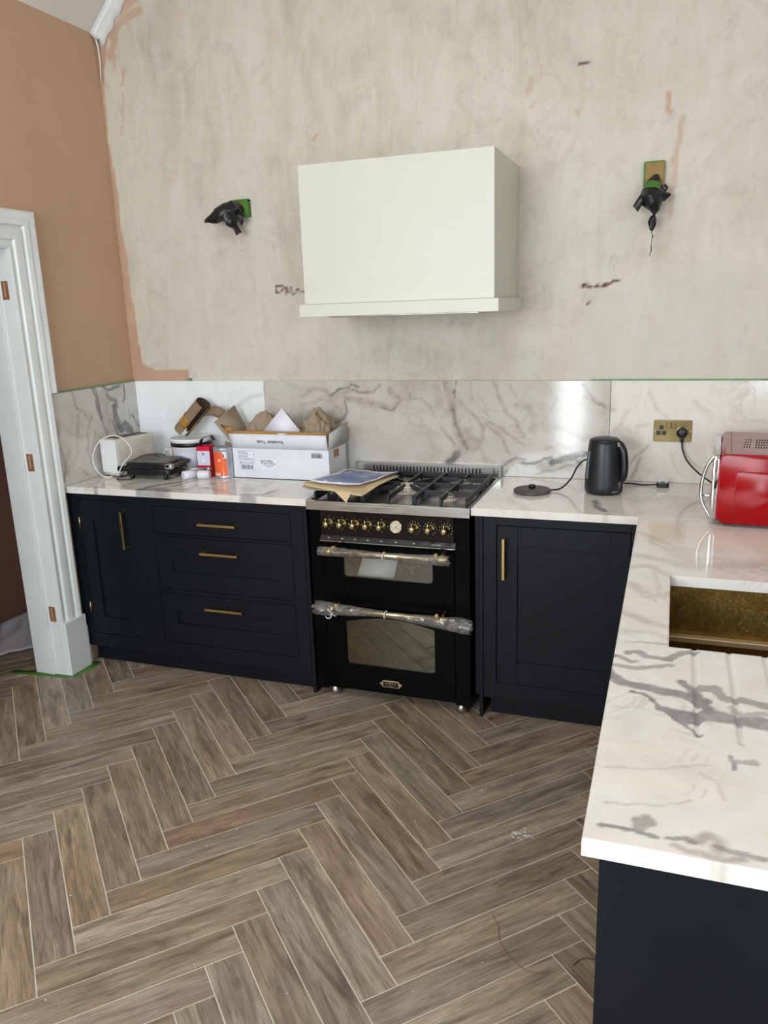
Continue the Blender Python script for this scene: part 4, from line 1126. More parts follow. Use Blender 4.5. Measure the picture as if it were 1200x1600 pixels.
# burners
burn = [(1.415, -.47, .036), (1.415, -.19, .030), (1.633, -.345, .062), (1.857, -.480, .030), (1.857, -.215, .036)]
for x, y, r in burn:
    m = MB()
    m.lathe([(r * 1.35, .9005), (r * 1.30, .906), (r * 1.05, .909), (r, .912), (r, .920), (r * .94, .922)], (x, y, 0), seg=36, mi=0)
    for k in range(24):
        a = 2 * PI * k / 24; m.box(x + r * 1.0 * math.cos(a) - .0012, x + r * 1.0 * math.cos(a) + .0012, y + r * math.sin(a) - .0012, y + r * math.sin(a) + .0012, .913, .919, 1)
    m.lathe([(r * .78, .921), (r * .82, .923), (r * .80, .928), (r * .3, .930)] if r < .05 else [(r * .84, .921), (r * .86, .926), (r * .60, .929), (r * .58, .922), (r * .40, .922), (r * .40, .930), (r * .2, .932)], (x, y, 0), seg=36, mi=2)
    m.build('burner', [MT['alu'], MT['dark'], MT['dial'] if r > .05 else MT['dustytop']], ck)
# pan supports: plate-like cast iron bars
def plate(m, p, q, h0=.915, h1=.938, w=.0085, leg0=True, leg1=False):
    p, q = Vector((*p, 0)), Vector((*q, 0)); d = (q - p); ln = d.length; d.normalize(); n = Vector((-d.y, d.x, 0)) * w / 2
    prof = []
    prof += [(0, .9015 if leg0 else h0), (.012, .9015 if leg0 else h0), (.026, h0 + .003), (ln - .026, h0 + .003), (ln - .012, .9015 if leg1 else h0 + .004), (ln, .9015 if leg1 else h0 + .008), (ln, h1 - .002), (ln - .003, h1), (.006, h1), (0, h1 - .005)]
    A = [m.bm.verts.new(p + d * s + n + Vector((0, 0, z))) for s, z in prof]; B = [m.bm.verts.new(p + d * s - n + Vector((0, 0, z))) for s, z in prof]
    k = len(prof)
    m.bm.faces.new(A); m.bm.faces.new(B[::-1])
    for i in range(k): m.bm.faces.new((A[i], B[i], B[(i + 1) % k], A[(i + 1) % k]))
def support(x0, x1, bs):
    m = MB(); xc = (x0 + x1) / 2
    for x in (x0, x1):
        plate(m, (x, -.600), (x, -.335), leg1=True); plate(m, (x, -.335), (x, -.115), leg1=True)
    plate(m, (x0, -.115), (x1, -.115), leg1=True); plate(m, (x0, -.335), (x1, -.335), leg1=True) if len(bs) == 2 else None
    for bx, by, r in bs:
        g = .018 if r < .05 else .030
        for dx, dy, ln in ((-1, 0, bx - x0), (1, 0, x1 - bx)):
            plate(m, (bx + dx * ln, by), (bx + dx * g, by))
        if len(bs) == 2:
            ys = ((-.600, by - g), (-.335, by + g)) if by < -.335 else ((-.335, by - g), (-.115, by + g))
            for a, b2 in ys: plate(m, (bx, a), (bx, b2))
        else:
            plate(m, (bx, -.600), (bx, by - g)); plate(m, (bx, -.115), (bx, by + g))
            for sx, sy in ((x0, -.47), (x1, -.47), (x0, -.22), (x1, -.22)):
                d = Vector((bx - sx, by - sy)); d = d * (1 - .040 / d.length); plate(m, (sx, sy), (sx + d.x, sy + d.y))
    m.build('pan_support', MT['iron'], ck)
support(1.305, 1.517, burn[:2]); support(1.524, 1.742, burn[2:3]); support(1.749, 1.962, burn[3:])
# control panel
KX = [1.373, 1.434, 1.492, 1.549, 1.609, 1.750, 1.817, 1.884]
m = MB(); m.box(1.334, 1.916, -.6215, -.600, .757, .8655, bev=.001)
for i, x in enumerate(KX):
    n = 12 if i >= 5 else 4
    for q in range(n):
        a = PI / 2 + (q - (n - 1) / 2) * (2 * PI / (n + 1)) if n > 4 else q * PI / 2
        px, pz = x + .0265 * math.cos(a), .812 + .0265 * math.sin(a)
        m.box(px - .0012, px + .0012, -.6219, -.6213, pz - .0012, pz + .0012, 1)
o = m.build('control_panel', [MT['panel'], MT['dial']], ck)
m = MB()
m.bm.faces.new([m.bm.verts.new(p) for p in ((1.334, -.6215, .757), (1.334, -.634, .742), (1.334, -.634, .736), (1.334, -.600, .736), (1.334, -.600, .757))])
r = bmesh.ops.extrude_face_region(m.bm, geom=list(m.bm.faces)); bmesh.ops.translate(m.bm, verts=[v for v in r['geom'] if isinstance(v, bmesh.types.BMVert)], vec=(.590, 0, 0))
m.box(1.332, 1.926, -.6365, -.632, .7335, .7365, 1)
for x in KX[:5] + [1.673, 1.750]: m.rbox(x - .004, x + .004, -.6306, -.6296, .7455, .7500, .002, 'y', 2)
lp = m.build('lip_strip', [simple('dark_grey_enamel', srgb(38, 38, 40), .3), MT['chrome'], MT['dial']], ck)
def knob(x, z):
    m = MB()
    m.lathe([(.0195, .6215), (.0205, .6235), (.0195, .6265), (.0165, .628), (.0145, .634), (.0100, .640), (.0095, .648), (.0125, .652), (.0135, .658), (.0115, .664), (.006, .667)], (x, 0, z), '-y', 28)
    m.tube([(x, -.656, z + .004), (x, -.657, z + .016), (x, -.657, z + .027)], [.0030, .0024, .0032], 8)
    k = m.build('knob', MT['brass'], o)
    return k
for i, x in enumerate(KX):
    knob(x, .812)
m = MB(); m.lathe([(.0265, .6215), (.0275, .626), (.0255, .629), (.0235, .6285), (.0230, .627)], (1.673, 0, .812), '-y', 36); ckd = m.build('clock', MT['brass'], o)
m = MB(); m.lathe([(.0232, .6272), (.0231, .6278)], (1.673, 0, .812), '-y', 36)
for q in range(12):
    a = q * PI / 6; px, pz = 1.673 + .0185 * math.cos(a), .812 + .0185 * math.sin(a); m.box(px - .0009, px + .0009, -.6286, -.6276, pz - .0009, pz + .0009, 1)
m.tube([(1.673, -.6285, .812), (1.680, -.6285, .820)], .0008, 6, 1); m.tube([(1.673, -.6285, .812), (1.665, -.6285, .803)], .0006, 6, 1); m.tube([(1.673, -.6285, .812), (1.690, -.6285, .802)], .0006, 6, 1)
m.build('clock_face', [MT['dial'], MT['inkdark']], ckd)
m = MB(); m.lathe([(.004, .627), (.0042, .633), (.003, .635)], (1.690, 0, .793), '-y', 14); m.build('winder', MT['brass'], ckd)
text('symbol_text', 'ELECTRONIC', .0065, (1.845, -.6310, .7475), (PI / 2 - .6, 0, 0), MT['dial'], ck)
for ob in [x for x in ck.children if x.name.startswith('symbol_text')]:
    for v in ob.data.vertices: v.co -= Vector(ck.location)

# oven doors
def oven_door(z0, z1, win, arch, handle_z, wrapx):
    wx0, wx1, wz0, wz1 = win
    X0, X1 = 1.3345, 1.9155
    m = MB(); ya, yb = -.6225, -.600
    m.box(X0, wx0, ya, yb, z0, z1, bev=.0015); m.box(wx1, X1, ya, yb, z0, z1, bev=.0015)
    m.box(wx0 - .001, wx1 + .001, ya, yb, z0, wz0, bev=.001)
    # top piece whose lower edge follows the arch of the window
    n = 16
    pts = [(wx0 - .001, z1), (wx0 - .001, wz1)] + [(wx0 + (wx1 - wx0) * k / n, wz1 + arch * math.sin(PI * k / n)) for k in range(n + 1)] + [(wx1 + .001, wz1), (wx1 + .001, z1)]
    m.prism(pts, 'y', ya, yb)
    for (cx, cz, sx, sz) in ((wx0, wz0, 1, 1), (wx1, wz0, -1, 1)):
        r = .014
        arc = [(cx + sx * r * (1 - math.cos(t)), cz + sz * r * (1 - math.sin(t))) for t in [PI / 2 * k / 5 for k in range(6)]]
        m.prism([(cx, cz)] + arc, 'y', ya, yb)
    m.box(X0, X1, ya - .0008, ya + .001, z1 - .002, z1 + .001, 1)
    d = m.build('oven_door', [MT['black'], MT['chrome']], ck)
    pts = [(wx0, wz0), (wx1, wz0)] + [(wx1 - (wx1 - wx0) * k / n, wz1 + arch * math.sin(PI * k / n)) for k in range(n + 1)]
    m = MB(); m.prism(pts, 'y', -.6185, -.6150); m.build('oven_window', MT['glass'] if arch > .01 else MT['clear_glass'], d)
    m = MB()
    hx0, hx1 = 1.372, 1.905
    Y = -.690
    m.tube([(hx0 + .03, Y, handle_z), (hx1 - .03, Y, handle_z)], .0085, 16)
    for x, s in ((hx0, 1), (hx1, -1)):
        m.tube([(x - s * .004, Y, handle_z), (x, Y, handle_z), (x + s * .02, Y, handle_z), (x + s * .024, Y, handle_z), (x + s * .030, Y, handle_z), (x + s * .034, Y, handle_z)], [.006, .012, .012, .0145, .0145, .010], 16)
        m.tube([(x + s * .03, Y, handle_z), (x + s * .03, -.640, handle_z + .002), (x + s * .03, -.6225, handle_z + .004)], [.0075, .0075, .012], 12)
        m.lathe([(.0095, .685), (.0105, .692), (.0075, .699)], (x + s * .045, 0, handle_z + .017), '-y', 14)
    h = m.build('handle', MT['brass'], d, label='brass rail handle')
    # protective plastic film tied at the middle
    m = MB(); n, k = 40, 18
    rr = random.Random(int(handle_z * 1000))
    rings = []
    for i in range(n + 1):
        t = i / n; x = wrapx[0] + (wrapx[1] - wrapx[0]) * t
        mid = abs(t - .48)
        r = .013 + wrapx[2] * min(1, (mid / .5) ** 1.3) * .9
        if t > .97 or t < .03: r *= .85
        dz = -wrapx[3] * max(0, t - .45) * 1.6
        ring = []
        for q in range(k):
            a = 2 * PI * q / k
            rad = r * (1 + .16 * (fbm(np.array([i * .55 + q * .9]), np.array([q * .7 + handle_z * 40]), 2)[0] - .5) * 2 * (.4 + mid * 1.4))
            ring.append(m.bm.verts.new((x + (rr.uniform(-.008, .008) if i in (0, n) else 0), max(Y + .9 * rad * math.cos(a), Y - .05) if math.cos(a) < 0 else Y + .9 * rad * math.cos(a), handle_z + dz + rad * math.sin(a))))
        rings.append(ring)
    for i in range(n):
        for q in range(k):
            m.bm.faces.new((rings[i][q], rings[i + 1][q], rings[i + 1][(q + 1) % k], rings[i][(q + 1) % k]))
    f = m.build('plastic_wrap', MT['film'], h if False else d, label='crinkled clear plastic film round the handle')
    m = MB(); m.tube([(1.638 + .003 * math.sin(a), Y + .0165 * math.cos(a), handle_z - .002 + .0165 * math.sin(a)) for a in [2 * PI * q / 16 for q in range(16)]], .0022, 6, closed=True)
    m.build('tie', MT['whitecord'], d)
    if arch > .01:
        m = MB()
        m.tube([(1.398, Y - .012, handle_z - .014), (1.398, Y - .014, handle_z - .028), (1.392, Y - .014, handle_z - .038), (1.378, Y - .012, handle_z - .040), (1.370, Y - .01, handle_z - .034)], .0026, 6)
        m.tube([(1.398, Y - .012, handle_z - .014), (1.410, Y - .014, handle_z - .022), (1.420, Y - .014, handle_z - .026)], .0018, 6)
        m.build('tie', MT['whitecord'], d, label='loose white tie end hanging down')
    return d
oven_door(.447, .731, (1.431, 1.825, .578, .664), .004, .7065, (1.352, 1.915, .011, .004))
low = oven_door(.062, .428, (1.430, 1.828, .176, .372), .030, .4555 - .004, (1.318, 2.000, .024, .022))
# badge on the lower door
m = MB()
bx, bz = 1.628, .1000
poly = [(-.042, -.006), (-.050, -.004), (-.050, .004), (-.042, .006), (-.036, .0155), (.036, .0155), (.042, .006), (.050, .004), (.050, -.004), (.042, -.006), (.036, -.0155), (-.036, -.0155)]
m.prism([(bx + a, bz + b) for a, b in poly], 'y', -.6265, -.6222, 0, .0006)
m.prism([(bx + a, bz + b) for a, b in ((-.034, -.012), (.034, -.012), (.034, .012), (-.034, .012))], 'y', -.6272, -.626, 1)
bd = m.build('badge', [MT['brass'], MT['dark']], low)
for body, s, dz in (('LOFRA', .0150, .0045), ('1956', .0085, -.0065)):
    tt = text('badge_lettering', body, s, (bx - ck.location.x, -.6275 - ck.location.y, bz + dz), (PI / 2, 0, 0), MT['brass'], bd, xs=1.15)
# things stored in the upper oven
m = MB()
m.sheet([[(1.44, -.585, .462), (1.61, -.590, .462)], [(1.48, -.560, .60), (1.645, -.565, .60)], [(1.50, -.52, .690), (1.655, -.525, .690)]], .004)
m.build('leaflet', MT['paper'], label='pale folded leaflet lying inside the upper oven behind the glass', cat='leaflet')
m = MB()
m.tube([(1.67, -.575, .60), (1.69, -.585, .635), (1.72, -.58, .61), (1.75, -.585, .64), (1.80, -.58, .60), (1.84, -.57, .55), (1.80, -.55, .50), (1.66, -.50, .478), (1.70, -.44, .490), (1.73, -.50, .500), (1.76, -.45, .480), (1.80, -.52, .480), (1.84, -.44, .485), (1.79, -.38, .480), (1.70, -.55, .480), (1.78, -.56, .480), (1.85, -.54, .480)], .004, 8)
m.lathe([(.016, 0), (.020, .01), (.014, .03)], (1.725, -.575, .600), 'z', 14)
m.build('coiled_lead', MT['rubber'], label='black lead coiled inside the upper oven behind the glass', cat='cable')
for z in (.19, .285):
    m = MB()
    for x in np.linspace(1.35, 1.90, 18): m.tube([(float(x), -.585, z), (float(x), -.08, z)], .0018, 5)
    m.tube([(1.336, -.585, z), (1.914, -.585, z)], .003, 6); m.tube([(1.336, -.08, z), (1.914, -.08, z)], .003, 6)
    m.build('oven_shelf', MT['chrome'], ck)

# papers lying over the hob
def curved(corners, n=14, mth=10, amp=.004, seed=0, lift=None):
    (a, b, c, d) = [Vector(p) for p in corners]
    P = []
    for i in range(n + 1):
        row = []
        for j in range(mth + 1):
            u, v = i / n, j / mth
            p = a * (1 - u) * (1 - v) + b * u * (1 - v) + c * u * v + d * (1 - u) * v
            p = p.copy(); p.z += amp * 2 * (float(fbm(np.array([u * 3 + seed]), np.array([v * 3 + seed * 2.3]), 2)[0]) - .5)
            if lift: p.z += lift(u, v)
            row.append(p)
        P.append(row)
    return P
m = MB(); m.sheet(curved([(1.240, -.585, .961), (1.545, -.672, .961), (1.59, -.32, .960), (1.312, -.255, .960)], amp=.007, seed=2, lift=lambda u, v: .010 * (1 - u) ** 6 - .012 * (1 - v) ** 3 * u ** .5), .0016)
m.bm.faces.new([m.bm.verts.new(p) for p in ((1.415, -.640, .953), (1.492, -.656, .951), (1.478, -.672, .915))])
m.build('kraft_sheet', simple('pale_kraft_paper', srgb(206, 184, 144), .8, var=.06, scale=10), label='pale kraft sheet under the blue drawing, one corner folded over the hob edge', cat='paper')
m = MB()
for k in range(4):
    z = .9475 + .0022 * k
    m.sheet(curved([(1.245 + .004 * k, -.600 + .01 * k, z), (1.42, -.625, .948 + .001 * k), (1.47, -.36, .948 + .001 * k), (1.30, -.28, .948 + .0012 * k)], amp=.003, seed=5 + k, lift=lambda u, v: .010 * max(0, 1 - u * 5) * (1 - v)), .0016)
m.build('paper_pile', MT['kraftgrey'], label='crumpled stack of brown paper under the drawing, curling at the left', cat='paper')
m = MB(); m.sheet(curved([(1.262, -.560, .971), (1.508, -.590, .970), (1.578, -.300, .969), (1.312, -.268, .969)], amp=.005, seed=9, lift=lambda u, v: .004 * u ** 6), .0012, 0)
o = m.build('drawing_sheet', MT['paper'], label='curled sheet with a blue printed picture on top of the papers on the hob', cat='drawing')
m = MB(); m.sheet(curved([(1.280, -.545, .9718), (1.500, -.574, .9708), (1.560, -.335, .9698), (1.330, -.300, .9698)], amp=.005, seed=9, lift=lambda u, v: .004 * u ** 6 + .0006), .0004, 0)
m.build('printed_area', MT['bluepaint'], o, label='blue printed picture')

# ------------------------------------------------------------------ wall lights wrapped in black bags
def crumple(m, amp, sc, seed):
    for v in m.bm.verts:
        p = v.co * sc
        f = lambda a, b, k: (float(fbm(np.array([a + k]), np.array([b + k * 1.7]), 2)[0]) - .5) * 2
        v.co += Vector((f(p.x + p.z, p.y - p.z, seed), f(p.y, p.z + p.x, seed + 5), f(p.z - p.x, p.x + p.y, seed + 9))) * amp
t = thing('wall_light', 'wall light left of the hood wrapped in a black bag, green-taped backplate', 'wall light', (.735, 0, 2.13))
m = MB(); m.box(.700, .770, -.030, -.0005, 2.128, 2.198, bev=.003); m.build('backplate', MT['brassplate'], t)
m = MB(); m.box(.748, .775, -.034, -.0005, 2.122, 2.200, bev=.002); m.box(.698, .775, -.033, -.002, 2.190, 2.201, bev=.002); m.box(.722, .75, -.034, -.030, 2.125, 2.165, bev=.001); m.box(.698, .710, -.033, -.002, 2.165, 2.195, bev=.001); m.build('tape', MT['green'], t, label='green masking tape')
m = MB()
m.tube([(.735, -.03, 2.155), (.715, -.06, 2.150), (.690, -.085, 2.140), (.655, -.10, 2.125), (.620, -.105, 2.112), (.588, -.105, 2.104)], [.018, .035, .045, .034, .020, .006], 14)
m.tube([(.700, -.085, 2.125), (.712, -.088, 2.098), (.728, -.085, 2.075), (.745, -.08, 2.050)], [.040, .032, .017, .013], 12)
m.tube([(.735, -.07, 2.125), (.752, -.068, 2.105), (.748, -.066, 2.082)], [.022, .012, .004], 10)
bmesh.ops.subdivide_edges(m.bm, edges=m.bm.edges[:], cuts=1, use_grid_fill=True)
crumple(m, .012, 26, 3); m.build('bag', MT['bag'], t, smooth=25, label='crumpled black plastic bag')
m = MB(); m.tube([(.746, -.08, 2.055), (.757, -.078, 2.040), (.760, -.076, 2.015)], .0006, 5); m.tube([(.745, -.08, 2.05), (.750, -.08, 2.036)], .0008, 5); m.build('wire', MT['chrome'], t)
t = thing('wall_light', 'wall light right of the hood wrapped in a black bag with a long dangling tail', 'wall light', (2.597, 0, 2.13))
m = MB(); m.box(2.560, 2.634, -.030, -.0005, 2.108, 2.207, bev=.003); m.build('backplate', MT['brassplate'], t)
m = MB(); m.box(2.556, 2.562, -.031, -.0005, 2.09, 2.205, bev=.001); m.box(2.558, 2.634, -.030, -.0005, 2.204, 2.210, bev=.001)
m.tube([(2.596, -.065, 2.118), (2.594, -.072, 2.106), (2.592, -.078, 2.090)], [.026, .032, .038], 20, cap=False); m.build('tape', MT['green'], t, label='green masking tape')
m = MB()
m.tube([(2.605, -.03, 2.150), (2.600, -.055, 2.130), (2.596, -.066, 2.115), (2.592, -.078, 2.090), (2.592, -.085, 2.068), (2.598, -.085, 2.048), (2.602, -.082, 2.020), (2.602, -.08, 2.004), (2.602, -.08, 2.000)], [.012, .024, .025, .036, .046, .040, .018, .005, .004], 16)
m.tube([(2.565, -.085, 2.070), (2.545, -.095, 2.048), (2.532, -.098, 2.026)], [.022, .013, .012], 10)
m.tube([(2.620, -.08, 2.075), (2.645, -.082, 2.070), (2.662, -.084, 2.080)], [.030, .014, .004], 10)
m.tube([(2.632, -.05, 2.115), (2.638, -.05, 2.100), (2.634, -.05, 2.085)], [.010, .016, .006], 10)
m.tube([(2.602, -.08, 2.004), (2.602, -.08, 1.996), (2.601, -.08, 1.980), (2.600, -.08, 1.960), (2.600, -.08, 1.946), (2.600, -.08, 1.938)], [.003, .011, .015, .013, .008, .003], 10)
m.tube([(2.600, -.08, 1.940), (2.601, -.08, 1.930), (2.604, -.08, 1.922), (2.601, -.08, 1.914), (2.597, -.08, 1.895), (2.600, -.08, 1.872), (2.596, -.08, 1.848)], [.002, .002, .004, .0015, .0015, .002, .001], 7)
crumple(m, .009, 26, 8); m.build('bag', MT['bag'], t, smooth=25, label='crumpled black plastic bag with a twisted tail')
# ------------------------------------------------------------------ clutter on the left worktop
ZT = .9105
def spline(pts, n=8):
    P = [Vector(p) for p in pts]; out = []
    for i in range(len(P) - 1):
        p0, p1, p2, p3 = P[max(i - 1, 0)], P[i], P[i + 1], P[min(i + 2, len(P) - 1)]
        for k in range(n):
            t = k / n
            out.append(0.5 * ((2 * p1) + (-p0 + p2) * t + (2 * p0 - 5 * p1 + 4 * p2 - p3) * t * t + (-p0 + 3 * p1 - 3 * p2 + p3) * t ** 3))
    out.append(P[-1]); return out

# toaster
t = thing('toaster', 'long cream two-slice toaster with dark slots and a white cord, in the left corner', 'toaster', (.128, -.270, ZT), math.radians(-14))
m = MB(); m.box(-.060, .060, -.125, .125, .014, .190, bev=.018, seg=4); m.box(-.058, .058, -.122, .122, .006, .030, bev=.006); m.build('body', MT['cream'], t, local=True, smooth=40)
m = MB(); m.box(-.0585, .0585, -.1265, -.118, .020, .186, bev=.004); m.build('end_cap', MT['plasticw'], t, local=True, label='white end face')
for x in (-.020, .022):
    m = MB(); m.box(x - .011, x + .011, -.100, .100, .1895, .1912); m.build('slot', MT['dark'], t, local=True)
for sx in (-1, 1):
    for sy in (-1, 1):
        m = MB(); m.box(sx * .045 - .008, sx * .045 + .008, sy * .10 - .01, sy * .10 + .01, 0, .008); m.build('foot', MT['plasticb'], t, local=True)
inv = (Matrix.Translation((.128, -.270, ZT)) @ Matrix.Rotation(math.radians(-14), 4, 'Z')).inverted()
m = MB()
pw = [(.110, -.395, .914), (.075, -.415, .916), (.052, -.435, .950), (.040, -.440, 1.010), (.065, -.425, 1.080), (.120, -.405, 1.118), (.180, -.390, 1.112), (.222, -.385, 1.070), (.232, -.39, 1.030), (.215, -.43, .995), (.19, -.44, .95), (.17, -.42, .915)]
m.tube(spline([inv @ Vector(p) for p in pw]), .0030, 8); m.build('power_cord', MT['whitecord'], t, local=True, label='white cord looped in the air')

# contact grill
gyaw = math.radians(3)
t = thing('contact_grill', 'flat black contact grill with dusty lid and looped cord, before the toaster', 'grill', (.328, -.326, ZT), gyaw)
m = MB(); m.rbox(-.126, .122, -.088, .086, .022, .050, .02, 'z', bev=.005); m.rbox(-.120, .118, -.083, .082, .050, .056, .02, 'z'); m.build('lower_plate', MT['plasticb'], t, local=True, smooth=40)
m = MB(); m.rbox(-.124, .124, -.090, .088, .056, .082, .024, 'z', bev=.007); m.build('lid', MT['plasticb'], t, local=True, smooth=40)
m = MB(); m.rbox(-.112, .112, -.078, .078, .0815, .088, .03, 'z', bev=.003); m.build('lid_top', MT['dustytop'], t, local=True, smooth=40, label='dusty grey lid top')
m = MB(); m.box(.112, .138, -.092, .086, .056, .076, bev=.006); m.build('handle', MT['dustyb'], t, local=True, smooth=40)
m = MB(); m.box(.098, .140, -.096, -.066, .052, .080, bev=.009, seg=3); m.build('handle_clip', MT['chrome'], t, local=True, smooth=40, label='chrome corner clip')
m = MB(); m.cyl((-.160, -.088, .050), (-.115, -.082, .052), .014, 18); m.box(-.138, -.10, -.086, .05, .040, .062, bev=.006); m.build('hinge_arm', MT['plasticb'], t, local=True, smooth=40)
for x, y in ((-.098, -.070), (.090, -.070), (-.098, .066), (.090, .066)):
    m = MB(); m.tube([(x, y, 0), (x, y, .024)], [.010, .015], 14); m.build('foot', MT['plasticb'], t, local=True)
inv = (Matrix.Translation((.328, -.326, ZT)) @ Matrix.Rotation(gyaw, 4, 'Z')).inverted()
m = MB()
pw = [(.335, -.26, 1.002), (.318, -.29, 1.014), (.290, -.34, 1.020), (.262, -.375, 1.012), (.235, -.405, .982), (.200, -.43, .940), (.172, -.440, .9145), (.20, -.455, .9145), (.26, -.44, .9145)]
m.tube(spline([inv @ Vector(p) for p in pw]), .0034, 8)
m.tube(spline([inv @ Vector(p) for p in [(.287, -.345, 1.019), (.31, -.32, 1.016), (.33, -.30, 1.004)]]), .0034, 8)
m.build('power_cord', MT['greycord'], t, local=True, label='dark grey cord folded over the lid')

# mug
t = thing('mug', 'small white mug behind the contact grill', 'mug', (.268, -.066, ZT))
m = MB(); m.lathe([(.030, 0), (.036, .004), (.039, .03), (.040, .100), (.0385, .100), (.037, .03), (.032, .008)], (.268, -.066, ZT), seg=32); m.build('body', MT['plasticw'], t)
m = MB(); m.tube(spline([(.231, -.075, ZT + .085), (.212, -.080, ZT + .086), (.200, -.083, ZT + .065), (.206, -.082, ZT + .038), (.231, -.075, ZT + .026)]), .005, 10); m.build('handle', MT['plasticw'], t)

# paint bucket
bx, by = .412, -.134
t = thing('paint_bucket', 'white plastic paint bucket with a black band and red-edged label, carrying the folded cardboard', 'bucket', (bx, by, ZT))
m = MB(); m.lathe([(.088, 0), (.090, .004), (.101, .135), (.103, .138), (.103, .150), (.1045, .151)], (bx, by, ZT), seg=56); m.build('body', MT['plasticw'], t)
m = MB(); m.lathe([(.1050, .1512), (.1062, .153), (.1062, .165), (.1047, .168), (.100, .168), (.098, .162), (.03, .162)], (bx, by, ZT), seg=56); m.build('lid', MT['plasticw'], t)
m = MB(); m.lathe([(.1015, .128), (.1045, .129), (.1050, .147), (.1030, .148)], (bx, by, ZT), seg=56, cap=False); m.build('band', MT['plasticb'], t, label='black band')
def patch(m, cx, cy, r, z0, z1, a0, a1, mi=0, n=14, taper=0.0):
    P = [[(cx + (r + taper * (z - z0)) * math.cos(a0 + (a1 - a0) * i / n), cy + (r + taper * (z - z0)) * math.sin(a0 + (a1 - a0) * i / n), z) for z in (z0, z1)] for i in range(n + 1)]
    m.sheet(P, .0008, mi)
m = MB(); patch(m, bx, by, .0915, ZT + .02, ZT + .120, -2.35, -.75, 0, taper=.085); o = m.build('label', MT['lavender'], t)
m = MB(); patch(m, bx, by, .0922, ZT + .02, ZT + .126, -2.78, -2.35, 0, taper=.085); m.build('label_edge', MT['vermilion'], t, label='red label edge')
# folded corrugated cardboard standing on the bucket
m = MB()
base = Vector((.356, -.125, 1.108)); axis = Vector((.142, .0, .140))
def folded(prof, L0=0.0, L1=1.0, n=6):
    P = []
    for i in range(n + 1):
        s = L0 + (L1 - L0) * i / n
        P.append([base + axis * s + Vector((q[0], q[1], q[2])) for q in prof])
    return P
prof = []
for k in range(22):
    a = -2.2 + 5.6 * k / 21
    prof.append((-.025 * math.cos(a), .048 * math.sin(a), .027 * math.cos(a)))
m.sheet(folded(prof), .005, 0, 1)
prof2 = [(q[0] * .62, q[1] * .66, q[2] * .62) for q in prof]
m.sheet(folded(prof2, .1, .96), .004, 1, 1)
o = m.build('folded_cardboard', [MT['corr'], MT['corrdark']], label='rolled corrugated cardboard leaning on the paint bucket', cat='cardboard', smooth=50)
mm = MB(); P = []
for i in range(5):
    s = .22 + .26 * i / 4
    P.append([base + axis * s + Vector((q[0] * 1.13, q[1] * 1.10, q[2] * 1.13)) for q in prof])
mm.sheet(P, .0008, 0); mm.build('packing_tape', MT['orangetape'], o, label='tan tape band')
m = MB(); P = []
for i in range(9):
    a = i / 8
    P.append([(.512 + .094 * a, -.100, 1.222 + .016 * math.sin(a * PI) - .014 * a), (.500 + .092 * a, -.108, 1.205 + .014 * math.sin(a * PI) - .012 * a), (.484 + .090 * a, -.116, 1.180 + .010 * math.sin(a * PI) - .010 * a)])
m.sheet(P, .004); m.build('cardboard_strip', MT['corr'], label='curved brown cardboard strip between the cardboard roll and the white carton', cat='cardboard')
# white shiny card behind
# red bulb box
t = thing('bulb_box', 'open crimson and white light bulb box between the bucket and the orange tin', 'box', (.580, -.272, ZT), math.radians(6))
m = MB()
w, d, h = .034, .030, .150
for a in ((-w, w, -d, -d + .0015), (-w, w, d - .0015, d), (-w, -w + .0015, -d, d), (w - .0015, w, -d, d)): m.box(*a, 0, h)
m.box(-w, w, -d, d, 0, .0015)
m.build('carton', MT['crimson'], t, local=True)
m = MB(); m.box(-w + .001, w - .001, -d - .0006, -d, .058, .128); m.build('front_panel', MT['lavender'], t, local=True, label='pale printed panel with a bulb picture')
m = MB()
m.lathe([(.011, .0327), (.011, .0331)], (0, 0, .082), '-y', 24); m.prism([(-.004, .088), (.004, .088), (.003, .112), (-.003, .112)], 'y', -.0331, -.0327)
m.box(-.0035, .0035, -.0332, -.0327, .108, .118, 1)
m.build('bulb_picture', [MT['paper'], MT['ink']], t, local=True)
m = MB(); m.lathe([(.013, .0322), (.013, .0326)], (.004, 0, .026), '-y', 22); m.box(-.016, -.004, -.0326, -.0322, .016, .03); m.build('base_print', MT['inkdark'], t, local=True)
m = MB(); m.sheet([[(-w, -.01, h), (-w, d, h)], [(-w + .012, -.006, h + .030), (-w + .008, d + .008, h + .034)], [(w - .01, 0, h + .048), (w - .012, d + .01, h + .046)], [(w + .004, 0, h + .030), (w + .004, d + .01, h + .020)]], .0015, 0); m.build('flap', MT['corrdark'], t, local=True, label='brown open flap')
# orange tin
tc = (.682, -.272)
m = MB(); m.lathe([(.051, 0), (.0535, .001), (.0535, .006), (.0515, .008)] + [(.0515 + (.0007 if k % 2 else 0), .008 + .0045 * k) for k in range(1, 28)] + [(.0510, .136), (.0525, .138), (.0525, .145), (.051, .1465), (.048, .1465), (.046, .140), (.01, .140)], (tc[0], tc[1], ZT), seg=56)
m.build('paint_tin', wrapped_label('orange_label_tin'), label='silver paint tin with an orange label in front of the white carton', cat='tin')
